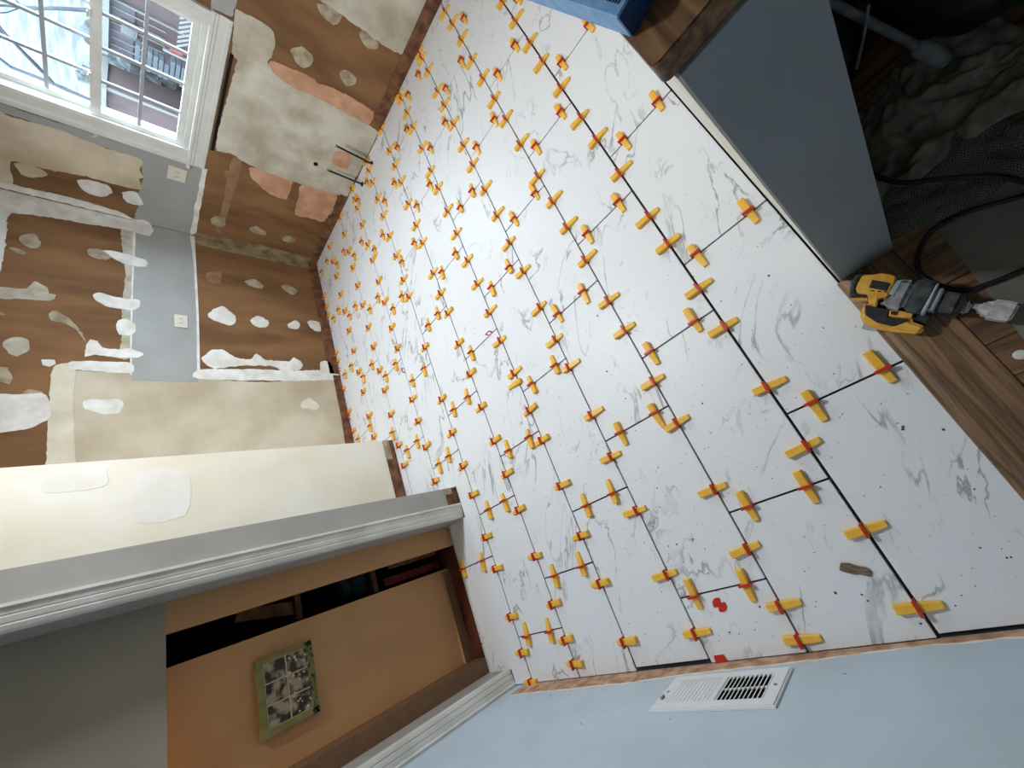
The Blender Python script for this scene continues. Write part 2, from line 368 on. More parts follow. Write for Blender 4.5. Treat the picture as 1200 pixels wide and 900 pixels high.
# ---------------------------------------------------------------- measured data (metres)
WALL_WINDOW_PATCHES=[
 ('grey_paint', 'grey_paint', 1, 1, [(2.21, 1.952), (2.176, 1.891), (2.16, 1.13), (2.155, 1.03), (2.86, 1.027), (2.853, 1.376), (2.783, 1.379), (2.662, 1.36), (2.55, 1.371), (2.406, 1.35), (2.246, 1.372), (2.249, 1.563), (2.225, 1.927)]),
 ('paint_edge', 'white_mud', 1, 1, [(2.157, 1.035), (2.15, 1.005), (2.888, 0.994), (2.872, 1.031)]),
 ('skim_coat', 'cream_skim', 2, 1, [(2.237, 2.085), (2.242, 1.948), (2.224, 1.754), (2.249, 1.563), (2.251, 1.367), (2.349, 1.371), (2.397, 1.346), (2.417, 1.373), (2.519, 1.372), (2.533, 1.669), (2.563, 1.842), (2.564, 1.966), (2.627, 1.984), (2.762, 1.991), (2.752, 2.14)]),
 ('corner_tape', 'white_mud', 3, 1, [(2.774, 2.142), (2.768, 1.988), (2.762, 1.852), (2.755, 1.706), (2.777, 1.466), (2.818, 1.378), (2.796, 1.329), (2.824, 1.286), (2.82, 1.465), (2.819, 1.707), (2.816, 2.042), (2.817, 2.147)]),
 ('joint_compound_patch', 'cream_skim', 3, 1, [(2.585, 1.967), (2.559, 1.915), (2.572, 1.846), (2.608, 1.822), (2.661, 1.885), (2.658, 1.936)]),
 ('joint_compound_patch', 'white_mud', 3, 1, [(2.586, 1.686), (2.558, 1.645), (2.552, 1.586), (2.561, 1.525), (2.609, 1.511), (2.667, 1.55), (2.679, 1.612), (2.649, 1.662)]),
 ('joint_compound_patch', 'white_mud', 3, 1, [(2.591, 1.457), (2.547, 1.38), (2.643, 1.337), (2.668, 1.375), (2.661, 1.432)]),
 ('plaster_panel', 'plaster', 1, 1, [(0.722, 0.662), (0.718, 0.506), (0.704, 0.08), (0.317, 0.089), (-0.006, 0.101), (0.488, 0.799), (0.733, 0.856)]),
 ('plaster_panel', 'plaster', 2, 1, [(1.015, 1.025), (1.016, 0.99), (1.007, 0.886), (1.024, 0.826), (1.071, 0.8), (1.148, 0.801), (1.222, 0.812), (1.277, 0.698), (1.268, 0.512), (1.27, 0.291), (1.285, 0.009), (1.391, -0.001), (1.742, 0.011), (1.949, 0.008), (1.966, 0.087), (1.987, 0.366), (1.995, 0.457), (1.989, 0.764), (1.949, 0.882), (1.967, 0.973), (1.852, 0.99), (1.629, 0.981), (1.289, 0.967), (1.275, 0.997)]),
 ('torn_paper_patch', 'peach', 1, 1, [(1.226, 0.811), (1.193, 0.801), (1.171, 0.687), (1.164, 0.523), (1.274, 0.509), (1.299, 0.641), (1.274, 0.697), (1.258, 0.797)]),
 ('torn_paper_patch', 'peach', 1, 1, [(1.173, 0.514), (1.148, 0.305), (1.163, 0.104), (1.27, 0.096), (1.281, 0.284), (1.274, 0.496)]),
 ('torn_paper_patch', 'peach', 1, 1, [(1.996, 0.745), (1.993, 0.471), (2.008, 0.447), (2.184, 0.454), (2.186, 0.577), (2.105, 0.717), (2.067, 0.742)]),
 ('torn_paper_patch', 'peach', 1, 1, [(1.993, 0.378), (1.969, 0.093), (2.286, 0.099), (2.299, 0.202), (2.31, 0.345), (2.117, 0.37)]),
 ('pipe_cutout', 'peach', 3, 1, [(1.592, 0.241), (1.564, 0.125), (1.698, 0.103), (1.706, 0.222)]),
 ('joint_compound_patch', 'sage', 1, 1, [(0.742, 0.65), (0.72, 0.592), (0.722, 0.504), (0.787, 0.519), (0.795, 0.579), (0.774, 0.628)]),
 ('joint_compound_patch', 'sage', 1, 1, [(0.749, 0.382), (0.717, 0.361), (0.734, 0.255), (0.773, 0.252), (0.801, 0.319)]),
 ('joint_compound_patch', 'sage', 1, 1, [(1.068, 0.715), (1.013, 0.658), (1.039, 0.582), (1.094, 0.584), (1.132, 0.624), (1.114, 0.672)]),
 ('joint_compound_patch', 'sage', 1, 1, [(1.044, 0.408), (0.996, 0.376), (1.008, 0.3), (1.048, 0.291), (1.094, 0.339)]),
 ('joint_compound_patch', 'sage', 1, 1, [(2.63, 0.922), (2.571, 0.895), (2.565, 0.837), (2.621, 0.81), (2.671, 0.845), (2.662, 0.906)]),
 ('joint_compound_patch', 'sage', 1, 1, [(2.61, 0.641), (2.561, 0.599), (2.597, 0.51), (2.637, 0.515), (2.643, 0.595)]),
 ('joint_compound_patch', 'sage', 1, 1, [(2.606, 0.374), (2.568, 0.333), (2.586, 0.269), (2.637, 0.285), (2.644, 0.357)]),
 ('joint_compound_patch', 'sage', 1, 1, [(2.15, 0.099), (2.109, 0.074), (2.141, 0.032), (2.192, 0.03), (2.201, 0.074)]),
 ('joint_compound_patch', 'faint', 1, 1, [(2.115, 0.903), (2.082, 0.837), (2.17, 0.816), (2.185, 0.881)]),
 ('worn_paper_band', 'faint', 0, 1, [(1.993, 0.879), (1.974, 0.812), (2.149, 0.808), (2.397, 0.817), (2.705, 0.821), (2.724, 0.867), (2.383, 0.866)]),
 ('corner_mud', 'olive', 2, 1, [(2.806, 0.992), (2.78, 0.752), (2.763, 0.401), (2.788, 0.019), (2.845, 0.001), (2.848, 0.381), (2.861, 0.739), (2.868, 0.997)]),
 ('grey_paint', 'grey_paint', 1, 1, [(0.883, 1.15), (0.721, 1.034), (1.011, 1.025), (1.072, 1.032), (1.086, 1.133)]),
 ('worn_paper_band', 'tan_streak', 0, 1, [(0.886, 0.893), (0.819, 0.792), (0.785, 0.545), (0.88, 0.433), (0.909, 0.603), (0.932, 0.861)]),
]
WALL_BACK_PATCHES=[
 ('grey_paint', 'grey_paint', 1, 0, [(2.298, 1.382), (2.303, 1.03), (1.961, 1.017), (1.423, 1.016), (0.817, 1.023), (0.815, 1.373), (1.073, 1.38), (1.653, 1.381), (2.111, 1.374)]),
 ('paint_edge', 'white_mud', 2, 0, [(2.292, 1.033), (2.284, 1.001), (1.779, 1.0), (1.427, 1.001), (0.876, 1.011), (0.868, 1.029), (1.423, 1.016), (1.961, 1.017)]),
 ('paint_edge', 'white_mud', 2, 0, [(2.276, 1.386), (2.282, 1.374), (2.113, 1.369), (1.654, 1.376), (1.073, 1.374), (0.855, 1.37), (0.854, 1.378), (1.072, 1.383), (1.651, 1.385)]),
 ('skim_coat', 'cream', 0, 1, [(0.186, 1.696), (0.28, 1.7), (0.834, 1.718), (0.908, 1.702), (0.932, 1.641), (0.876, 1.638), (0.873, 1.389), (0.853, 1.024), (0.835, 0.624), (0.878, 0.07), (0.269, 0.074), (0.072, 0.082), (0.052, 0.731), (0.062, 1.373)]),
 ('joint_band', 'cream_light', 2, 1, [(0.187, 1.699), (0.28, 1.7), (0.804, 1.716), (0.902, 1.702), (0.902, 1.625), (0.659, 1.619), (0.247, 1.588), (0.171, 1.587)]),
 ('mud_strip', 'white_mud', 2, 1, [(0.938, 1.645), (0.951, 1.378), (0.87, 1.376), (0.872, 1.506), (0.881, 1.638)]),
 ('mud_strip', 'white_mud', 2, 1, [(0.924, 1.017), (0.949, 0.742), (0.961, 0.398), (0.986, 0.043), (0.892, 0.034), (0.858, 0.41), (0.845, 1.02)]),
 ('joint_compound_patch', 'white_mud', 3, 1, [(0.694, 1.984), (0.701, 1.894), (0.7, 1.835), (0.71, 1.742), (0.659, 1.713), (0.603, 1.704), (0.547, 1.705), (0.485, 1.769), (0.46, 1.872), (0.436, 1.957)]),
 ('joint_compound_patch', 'sage', 1, 1, [(1.901, 1.926), (1.957, 1.868), (1.89, 1.833), (1.841, 1.837), (1.82, 1.872), (1.856, 1.918)]),
 ('joint_compound_patch', 'sage', 1, 1, [(1.794, 1.959), (1.794, 1.92), (1.769, 1.883), (1.747, 1.902), (1.774, 1.953)]),
 ('corner_tape', 'white_mud', 2, 1, [(2.322, 2.15), (2.319, 2.045), (2.318, 1.708), (2.317, 1.465), (2.312, 1.286), (2.176, 1.285), (2.186, 1.461), (2.16, 1.64), (2.148, 1.781), (2.103, 1.979), (1.94, 1.982), (1.641, 1.972), (1.493, 1.994), (1.474, 2.061)]),
 ('joint_compound_patch', 'sage', 1, 1, [(1.911, 1.612), (1.928, 1.544), (1.867, 1.498), (1.836, 1.515), (1.832, 1.575), (1.86, 1.614)]),
 ('joint_compound_patch', 'white_mud', 3, 1, [(1.924, 1.54), (1.935, 1.455), (1.927, 1.381), (1.9, 1.304), (1.837, 1.308), (1.825, 1.37), (1.83, 1.434), (1.876, 1.498)]),
 ('joint_tape', 'sage_light', 1, 1, [(2.324, 1.45), (2.354, 1.387), (1.927, 1.381), (1.507, 1.381), (1.073, 1.377), (0.989, 1.383), (0.984, 1.43), (1.18, 1.426), (1.387, 1.429), (1.511, 1.427), (1.741, 1.419), (2.08, 1.449)]),
 ('joint_compound_patch', 'white_mud', 3, 1, [(1.49, 1.573), (1.52, 1.546), (1.499, 1.478), (1.498, 1.383), (1.501, 1.338), (1.437, 1.342), (1.397, 1.381), (1.404, 1.492), (1.449, 1.559)]),
 ('joint_compound_patch', 'white_mud', 3, 1, [(1.293, 1.447), (1.316, 1.406), (1.279, 1.362), (1.22, 1.357), (1.172, 1.386), (1.179, 1.436), (1.234, 1.454)]),
 ('joint_compound_patch', 'white_mud', 3, 1, [(1.047, 1.589), (1.117, 1.569), (1.108, 1.538), (1.057, 1.513), (1.052, 1.433), (1.071, 1.392), (1.037, 1.32), (1.001, 1.324), (0.984, 1.431), (1.0, 1.541), (0.982, 1.586)]),
 ('joint_compound_patch', 'sage_light', 2, 1, [(1.428, 2.056), (1.453, 1.964), (1.467, 1.862), (1.538, 1.836), (1.497, 1.776), (1.455, 1.77), (1.449, 1.737), (1.398, 1.762), (1.368, 1.956), (1.352, 2.048)]),
 ('joint_compound_patch', 'sage', 1, 1, [(1.29, 1.759), (1.324, 1.729), (1.254, 1.659), (1.178, 1.617), (1.088, 1.588), (1.188, 1.64), (1.228, 1.687), (1.238, 1.745)]),
 ('joint_compound_patch', 'sage_light', 1, 1, [(1.044, 1.917), (1.093, 1.874), (1.081, 1.825), (1.008, 1.813), (0.955, 1.856), (0.975, 1.889)]),
 ('joint_compound_patch', 'sage', 1, 1, [(1.268, 1.96), (1.249, 1.926), (1.234, 1.957)]),
 ('joint_compound_patch', 'sage', 1, 1, [(0.866, 1.928), (0.875, 1.887), (0.803, 1.856), (0.769, 1.859), (0.788, 1.92)]),
 ('joint_compound_patch', 'sage', 1, 1, [(0.708, 1.817), (0.737, 1.795), (0.716, 1.742), (0.687, 1.747), (0.686, 1.803)]),
 ('joint_compound_patch', 'white_mud', 2, 1, [(0.939, 1.764), (0.944, 1.712), (0.92, 1.703), (0.893, 1.728), (0.906, 1.756)]),
 ('joint_compound_patch', 'white_mud', 2, 1, [(1.455, 0.946), (1.555, 0.846), (1.474, 0.764), (1.403, 0.763), (1.364, 0.805), (1.408, 0.921)]),
 ('joint_compound_patch', 'white_mud', 2, 1, [(1.44, 0.658), (1.503, 0.597), (1.465, 0.523), (1.398, 0.536), (1.38, 0.607)]),
 ('joint_compound_patch', 'white_mud', 2, 1, [(1.455, 0.369), (1.511, 0.299), (1.474, 0.261), (1.41, 0.298), (1.418, 0.367)]),
 ('joint_compound_patch', 'white_mud', 2, 1, [(1.506, 0.198), (1.539, 0.148), (1.509, 0.068), (1.413, 0.098), (1.432, 0.163)]),
 ('joint_compound_patch', 'sage', 1, 1, [(1.876, 0.663), (1.928, 0.587), (1.866, 0.519), (1.825, 0.542), (1.828, 0.621)]),
 ('joint_compound_patch', 'sage', 1, 1, [(1.905, 0.375), (1.935, 0.306), (1.88, 0.231), (1.82, 0.276), (1.844, 0.332)]),
 ('joint_compound_patch', 'faint', 1, 1, [(1.892, 0.934), (1.931, 0.839), (1.804, 0.845), (1.79, 0.927)]),
 ('joint_compound_patch', 'white_mud', 3, 1, [(1.026, 0.999), (1.103, 0.934), (1.118, 0.869), (1.048, 0.774), (1.049, 0.683), (1.103, 0.643), (1.051, 0.575), (1.049, 0.41), (1.097, 0.364), (1.04, 0.303), (0.977, 0.325), (0.951, 0.46), (0.995, 0.543), (0.977, 0.768), (0.941, 0.931), (0.997, 0.99)]),
 ('joint_compound_patch', 'white_mud', 3, 1, [(1.073, 0.142), (1.07, 0.068), (0.898, 0.036), (0.877, 0.085), (0.944, 0.162)]),
 ('corner_mud', 'olive', 1, 1, [(2.314, 1.018), (2.308, 0.678), (2.32, 0.086), (2.293, 0.024), (2.221, 0.1), (2.203, 0.551), (2.201, 0.874), (2.222, 1.003)]),
 ('joint_compound_patch', 'white_mud', 2, 1, [(0.66, 1.578), (0.672, 1.499), (0.663, 1.408), (0.575, 1.421), (0.571, 1.495), (0.601, 1.568)]),
 ('joint_compound_patch', 'cream_light', 2, 1, [(0.644, 0.367), (0.694, 0.289), (0.618, 0.224), (0.583, 0.261), (0.601, 0.366)]),
]
SEAM_CLIPS={1:[1.623, 1.413, 1.193, 1.02, 0.785, 0.551, 0.389, 0.164, -0.094, -0.243, -0.463, -0.631, -0.871, -1.073, -1.322, -1.519],2:[2.181, 2.02, 1.822, 1.597, 1.399, 1.192, 1.004, 0.783, 0.531, 0.346, 0.171, -0.035, -0.267, -0.419, -0.662, -0.84, -1.091, -1.29, -1.461, -1.555],3:[2.254, 2.182, 2.019, 1.783, 1.623, 1.42, 1.208, 1.022, 0.803, 0.594, 0.385, 0.182, -0.051, -0.245, -0.4, -0.644, -0.836, -1.062, -1.3, -1.496],4:[2.259, 2.186, 2.021, 1.843, 1.603, 1.367, 1.192, 0.975, 0.776, 0.551, 0.368, 0.159, -0.032, -0.237, -0.455, -0.618, -0.845, -1.071, -1.268, -1.487],5:[2.271, 1.993, 1.813, 1.626, 1.397, 1.176, 1.005, 0.731, 0.556, 0.395, 0.164, -0.052, -0.267, -0.476, -0.665, -0.854, -1.079, -1.294, -1.442, -1.536],6:[2.268, 2.159, 2.01, 1.804, 1.606, 1.387, 1.18, 0.947, 0.791, 0.353, -0.043, -0.273, -0.488, -0.665, -0.9, -1.065, -1.298, -1.46, -1.587],7:[2.278, 2.156, 2.037, 1.828, 1.598, 1.42, 1.192, 0.98, 0.737, 0.551, 0.126, -0.039, -0.23, -0.462],8:[2.251, 2.035, 1.815, 1.625, 1.416, 1.199, 0.972, 0.778, 0.557, 0.378, 0.171, -0.074, -0.229],9:[2.18, 1.987, 1.802, 1.581, 1.385, 1.172, 0.955, 0.742, 0.55, 0.322, 0.143],10:[1.834, 1.697, 1.587, 1.151, 1.065, 0.769, 0.536, 0.354],}
SEAM_Y={1: 0.001, 2: 0.3086, 3: 0.6179, 4: 0.9265, 5: 1.2334, 6: 1.5438, 7: 1.8463, 8: 2.152, 9: 2.4652, 10: 2.7796}
CROSS_CLIPS={0:[(1.493, -0.067), (0.876, -0.235), (0.892, -0.062), (0.274, -0.248), (0.273, -0.079), (-0.348, -0.249), (-0.35, -0.055), (-0.969, -0.075), (-0.968, -0.254)],1:[(1.912, 0.228), (1.301, 0.069), (1.301, 0.225), (0.68, 0.061), (0.681, 0.245), (0.057, 0.068), (0.061, 0.244), (-0.558, 0.074), (-0.56, 0.264), (-1.182, 0.241), (-1.179, 0.064)],2:[(1.695, 0.374), (1.703, 0.556), (1.09, 0.369), (1.09, 0.546), (0.465, 0.366), (0.469, 0.534), (-0.149, 0.39), (-0.152, 0.551), (-0.769, 0.365), (-0.769, 0.533), (-1.388, 0.558), (-1.387, 0.373)],3:[(2.13, 0.704), (2.137, 0.856), (1.495, 0.668), (1.496, 0.859), (0.892, 0.698), (0.86, 0.826), (0.267, 0.686), (0.268, 0.845), (-0.345, 0.682), (-0.349, 0.85), (-0.967, 0.687), (-0.969, 0.836)],4:[(1.904, 0.991), (1.905, 1.143), (1.285, 0.983), (1.279, 1.165), (0.671, 0.995), (0.677, 1.159), (0.057, 1.161), (-0.567, 0.992), (-0.566, 1.155), (-1.186, 0.984), (-1.187, 1.157)],5:[(1.694, 1.302), (1.693, 1.474), (1.069, 1.312), (1.084, 1.499), (0.464, 1.321), (0.46, 1.443), (-0.157, 1.313), (-0.164, 1.465), (-0.78, 1.309), (-0.779, 1.448), (-1.394, 1.308), (-1.399, 1.468)],6:[(2.099, 1.615), (2.12, 1.806), (1.48, 1.622), (1.476, 1.776), (0.854, 1.619), (0.847, 1.761), (0.231, 1.622), (0.227, 1.779), (-0.385, 1.642), (-0.379, 1.76), (-1.004, 1.631), (-1.004, 1.817)],7:[(1.707, 1.919), (1.717, 2.083), (1.088, 1.908), (1.08, 2.06), (0.458, 1.92), (0.455, 2.086), (-0.153, 1.918), (-0.152, 2.064)],8:[(1.911, 2.229), (1.922, 2.397), (1.272, 2.266), (1.281, 2.396), (0.661, 2.238), (0.652, 2.412), (0.041, 2.191)],9:[(2.126, 2.577), (2.119, 2.73), (1.487, 2.564), (1.489, 2.695), (0.863, 2.564), (0.855, 2.705), (0.24, 2.484), (0.242, 2.723)],}
DRILL_PARTS=[('rear_grip',0.085,[(-0.772, -0.296), (-0.75, -0.313), (-0.735, -0.326), (-0.726, -0.339), (-0.725, -0.351), (-0.734, -0.357), (-0.742, -0.353), (-0.741, -0.339), (-0.757, -0.321), (-0.77, -0.315), (-0.788, -0.329), (-0.795, -0.325), (-0.777, -0.308)]),
('motor_housing',0.1,[(-0.764, -0.319), (-0.753, -0.331), (-0.742, -0.348), (-0.76, -0.371), (-0.759, -0.376), (-0.776, -0.388), (-0.788, -0.394), (-0.803, -0.38), (-0.822, -0.352), (-0.813, -0.341), (-0.828, -0.327), (-0.813, -0.318), (-0.791, -0.33), (-0.775, -0.315)]),
('vent_label',0.104,[(-0.779, -0.34), (-0.766, -0.355), (-0.795, -0.376), (-0.808, -0.361)]),
('lower_arm',0.07,[(-0.766, -0.3), (-0.775, -0.309), (-0.79, -0.327), (-0.807, -0.319), (-0.799, -0.322), (-0.777, -0.298)]),
('gear_case',0.1,[(-0.814, -0.338), (-0.822, -0.357), (-0.793, -0.393), (-0.82, -0.418), (-0.853, -0.375), (-0.868, -0.359), (-0.836, -0.334)]),
('rating_sticker',0.1025,[(-0.817, -0.36), (-0.798, -0.389), (-0.803, -0.398), (-0.82, -0.375), (-0.826, -0.365)]),
('nose_cover',0.097,[(-0.818, -0.418), (-0.82, -0.428), (-0.84, -0.437), (-0.85, -0.439), (-0.895, -0.382), (-0.867, -0.359), (-0.852, -0.376)]),
('collar_ring',0.1,[(-0.851, -0.442), (-0.849, -0.437), (-0.893, -0.379), (-0.899, -0.385)]),
('depth_clamp',0.092,[(-0.866, -0.444), (-0.858, -0.436), (-0.892, -0.392), (-0.902, -0.399)]),
('chuck_sleeve',0.085,[(-0.869, -0.44), (-0.896, -0.46), (-0.926, -0.424), (-0.902, -0.402)]),
('chuck_band',0.083,[(-0.896, -0.461), (-0.907, -0.46), (-0.931, -0.43), (-0.926, -0.424)]),
('chuck_tip',0.078,[(-0.906, -0.46), (-0.92, -0.463), (-0.938, -0.441), (-0.93, -0.431)]),
('bit_shank',0.067,[(-0.922, -0.46), (-0.928, -0.468), (-0.937, -0.459), (-0.929, -0.455)]),
('hole_saw',0.08,[(-0.927, -0.471), (-0.939, -0.479), (-0.934, -0.489), (-0.952, -0.505), (-0.967, -0.514), (-0.992, -0.482), (-0.976, -0.468), (-0.96, -0.456), (-0.952, -0.462), (-0.939, -0.454)]),
('battery',0.068,[(-0.827, -0.289), (-0.811, -0.301), (-0.801, -0.316), (-0.824, -0.329), (-0.846, -0.345), (-0.882, -0.371), (-0.892, -0.358), (-0.924, -0.373), (-0.931, -0.354), (-0.902, -0.324), (-0.874, -0.301), (-0.848, -0.285)]),
('battery_pad',0.073,[(-0.806, -0.313), (-0.825, -0.327), (-0.847, -0.345), (-0.862, -0.332), (-0.887, -0.357), (-0.892, -0.353), (-0.888, -0.326), (-0.861, -0.307), (-0.829, -0.299)]),
('battery_latch',0.077,[(-0.85, -0.342), (-0.858, -0.354), (-0.883, -0.371), (-0.891, -0.363), (-0.861, -0.333)]),
('battery_slot',0.0795,[(-0.853, -0.343), (-0.862, -0.354), (-0.869, -0.346), (-0.86, -0.338)]),
('trigger_block',0.066,[(-0.888, -0.368), (-0.89, -0.388), (-0.899, -0.401), (-0.919, -0.377), (-0.892, -0.365)]),
('belt_hook',0.045,[(-0.852, -0.275), (-0.842, -0.287), (-0.857, -0.307), (-0.876, -0.298), (-0.872, -0.291)]),
]
CORD=[(-0.773, -0.723, 0.028), (-0.756, -0.653, 0.028), (-0.726, -0.584, 0.028), (-0.717, -0.524, 0.028), (-0.727, -0.49, 0.028), (-0.762, -0.453, 0.028), (-0.801, -0.438, 0.028), (-0.843, -0.447, 0.028), (-0.882, -0.473, 0.028), (-0.894, -0.512, 0.028), (-0.901, -0.566, 0.028), (-0.914, -0.649, 0.028)]
CORD2=[(-0.502, -0.498, 0.075), (-0.547, -0.509, 0.075), (-0.589, -0.53, 0.075), (-0.64, -0.584, 0.075), (-0.696, -0.634, 0.075), (-0.741, -0.656, 0.075), (-0.821, -0.684, 0.075)]
TARP=[(-0.29, -0.561, 0.05), (-0.444, -0.736, 0.05), (-0.593, -0.763, 0.05), (-0.656, -0.711, 0.05), (-0.601, -0.576, 0.05), (-0.535, -0.467, 0.05)]
PAD=[(-0.625, -0.451, 0.03), (-0.68, -0.479, 0.03), (-0.703, -0.565, 0.03), (-0.697, -0.73, 0.03), (-0.616, -0.779, 0.03), (-0.615, -0.634, 0.03), (-0.521, -0.494, 0.03)]
SHEET=[(-0.68, -0.52, 0.022), (-0.752, -0.516, 0.022), (-1.036, -0.485, 0.022), (-1.265, -0.46, 0.022), (-1.226, -0.695, 0.022), (-0.74, -0.816, 0.022)]
POLE=[(-0.225, -0.568, 0.45), (-0.427, -0.7, 0.16)]
BAG=[(-0.31, -0.664, 0.15), (-0.358, -0.766, 0.15), (-0.276, -0.579, 0.15)]
BOX=[(-0.65, -0.266, 1.1), (-0.65, -0.273, 1.1), (-0.452, -0.212, 1.1), (-0.653, -0.267, 1.125), (-0.658, -0.293, 1.125)]
CRUMBS=[(-0.547, -0.032), (-0.567, -0.184), (-0.922, -0.16), (-1.154, -0.27), (-1.116, -0.209), (-1.299, -0.242), (-1.451, -0.214), (-1.451, -0.207), (-1.215, 0.001), (-1.557, 0.018), (-1.52, 0.477), (-1.489, 0.094), (-1.457, 0.155), (-1.456, 0.371), (-1.512, 0.504), (-1.074, 0.575), (-1.08, 0.528), (-1.331, 0.475), (-1.278, 0.544), (-0.951, 0.461), (-1.135, 0.59), (-1.214, 0.568), (-1.217, 0.534), (-1.217, 0.468), (-1.016, 0.502), (-0.82, 0.199), (-0.517, 0.466), (-0.659, 0.448), (-0.284, 0.386), (0.171, 1.083), (0.136, 1.093), (1.206, 2.677), (1.292, 2.744), (-1.122, -0.206), (-1.472, 0.098)]


PANTRY_PATCHES = [[(-0.066, 1.363), (-0.090, 1.173), (-0.309, 1.178), (-0.313, 1.359)], [(-0.056, 1.654), (-0.025, 1.48), (-0.123, 1.468), (-0.126, 1.649)]]
WALL_WINDOW_PATCHES.append(('grey_paint', 'grey_paint', 1, 1, [(2.166, 2.107), (2.176, 1.895), (2.231, 1.93), (2.232, 2.115)]))

# room planes
XW, YB, YP, YD, XV = 2.31, 2.835, 2.24, 1.69, -1.596    # window wall, back wall, pantry wall, door wall, vent wall
CEIL = 2.44

# ---------------------------------------------------------------- floor of marble tiles
floor = box(XV, XW, -0.314, YB, -0.06, -0.011).build('floor', M['mortar'])
tag(floor, 'white marble look tile floor with open dark joints', 'floor', kind='structure')
TILE_L = 0.61765
JOINT = {0: 0.267, 1: 0.060, 2: 0.467, 3: 0.268, 4: 0.051, 5: 0.457, 6: 0.234, 7: 0.466, 8: 0.045, 9: 0.247, 10: 0.3}
SEAM = dict(SEAM_Y)
SEAM[0] = -0.303
SEAM[10] = 2.795
SEAM[11] = 2.826
BLOCK = [(-9, 0.0, 2.228, 9), (-9, -0.562, 1.857, 9), (-0.748, -0.562, 1.672, 9), (-9, -1.525, 1.672, 9)]
def hits(x0, x1, y0, y1):
    return [b for b in BLOCK if x1 > b[0] and x0 < b[1] and y1 > b[2] and y0 < b[3]]
tile_mesh_cache = {}
def tile(x0, x1, y0, y1):
    b = hits(x0, x1, y0, y1)
    cx, cy = (x0 + x1) / 2, (y0 + y1) / 2
    if not b:
        key = (round(x1 - x0, 4), round(y1 - y0, 4))
        if key not in tile_mesh_cache:
            hx, hy = key[0] / 2, key[1] / 2
            tile_mesh_cache[key] = box(-hx, hx, -hy, hy, -0.0105, 0).mesh('tile', M['marble'], bevel=0.0008)
        return put('tile', tile_mesh_cache[key], floor, (cx, cy, random.uniform(-0.0003, 0.0003)))
    xs = sorted({x0, x1, *[v for q in b for v in q[:2] if x0 < v < x1]})
    ys = sorted({y0, y1, *[v for q in b for v in q[2:] if y0 < v < y1]})
    keep = {}
    for i in range(len(xs) - 1):
        for j in range(len(ys) - 1):
            mx, my = (xs[i] + xs[i + 1]) / 2, (ys[j] + ys[j + 1]) / 2
            keep[i, j] = not any(q[0] < mx < q[1] and q[2] < my < q[3] for q in b)
    if not any(keep.values()):
        return None
    mb = MB()
    for (i, j), k in keep.items():
        if not k: continue
        X0, X1, Y0, Y1 = xs[i] - cx, xs[i + 1] - cx, ys[j] - cy, ys[j + 1] - cy
        zt, zb = 0, -0.0105
        mb.add([(X0, Y0, zt), (X1, Y0, zt), (X1, Y1, zt), (X0, Y1, zt)], [(0, 1, 2, 3)])
        mb.add([(X0, Y0, zb), (X1, Y0, zb), (X1, Y1, zb), (X0, Y1, zb)], [(0, 3, 2, 1)])
        for di, dj, (a, c) in ((-1, 0, ((X0, Y0), (X0, Y1))), (1, 0, ((X1, Y0), (X1, Y1))), (0, -1, ((X0, Y0), (X1, Y0))), (0, 1, ((X0, Y1), (X1, Y1)))):
            if not keep.get((i + di, j + dj), False):
                mb.add([(*a, zb), (*c, zb), (*c, zt), (*a, zt)], [(0, 1, 2, 3)])
    return put('tile', mb.mesh('tile', M['marble']), floor, (cx, cy, 0))
X_LO, X_HI = -1.591, 2.302
for c in range(0, 11):
    g = 0.0031
    y0 = SEAM[c] + (g if c else 0) + (0.0012 if c == 1 else 0)
    y1 = SEAM[c + 1] - g - (0.0012 if c == 0 else 0)
    js = []
    x = JOINT[c] - 6 * TILE_L
    while x < X_HI + TILE_L:
        js.append(x); x += TILE_L
    lo = X_LO if c not in (3,) else X_LO + 0.012
    for a, b in zip(js, js[1:]):
        x0, x1 = max(a + 0.0030, lo), min(b - 0.0030, X_HI)
        if x1 - x0 > 0.01:
            tile(x0, x1, y0, y1)

# ---------------------------------------------------------------- walls
patch_no = [0]
def wall_patch(parent, rec, fn, umax):
    patch_no[0] += 1
    name, mname, layer, jit, pts = rec
    n = len(pts)
    dense = []
    for i in range(n):
        p0, p1, p2, p3 = (Vector(pts[(i + k - 1) % n]) for k in range(4))
        L = (p2 - p1).length
        steps = max(1, min(18, int(L / 0.018)))
        for s in range(steps):
            t = s / steps
            lin = p1.lerp(p2, t)
            if jit and name not in ('grey_paint', 'paint_edge'):
                cr = 0.5 * ((2 * p1) + (p2 - p0) * t + (2 * p0 - 5 * p1 + 4 * p2 - p3) * t * t + (3 * p1 - p0 - 3 * p2 + p3) * t ** 3)
                q = lin.lerp(cr, 0.7)
            else:
                q = lin
            if jit:
                a = 0.009 if L > 0.06 else 0.005
                q = q + Vector((noise.noise(Vector((q.x * 45, q.y * 45, layer * 3.1))), noise.noise(Vector((q.x * 45, q.y * 45, 9 + layer))))) * a
            dense.append((min(q.x, umax), max(q.y, 0.004)))
    th = 0.0012 + 0.0012 * layer + 0.00002 * (patch_no[0] % 50)
    top = [fn(u, v, th) for u, v in dense]
    base = [fn(u, v, -0.001) for u, v in dense]
    k = len(dense)
    mb = MB()
    mb.add(base + top, [tuple(range(k, 2 * k))] + [(i, (i + 1) % k, k + (i + 1) % k, k + i) for i in range(k)])
    return mb.build(name, M[mname], parent)

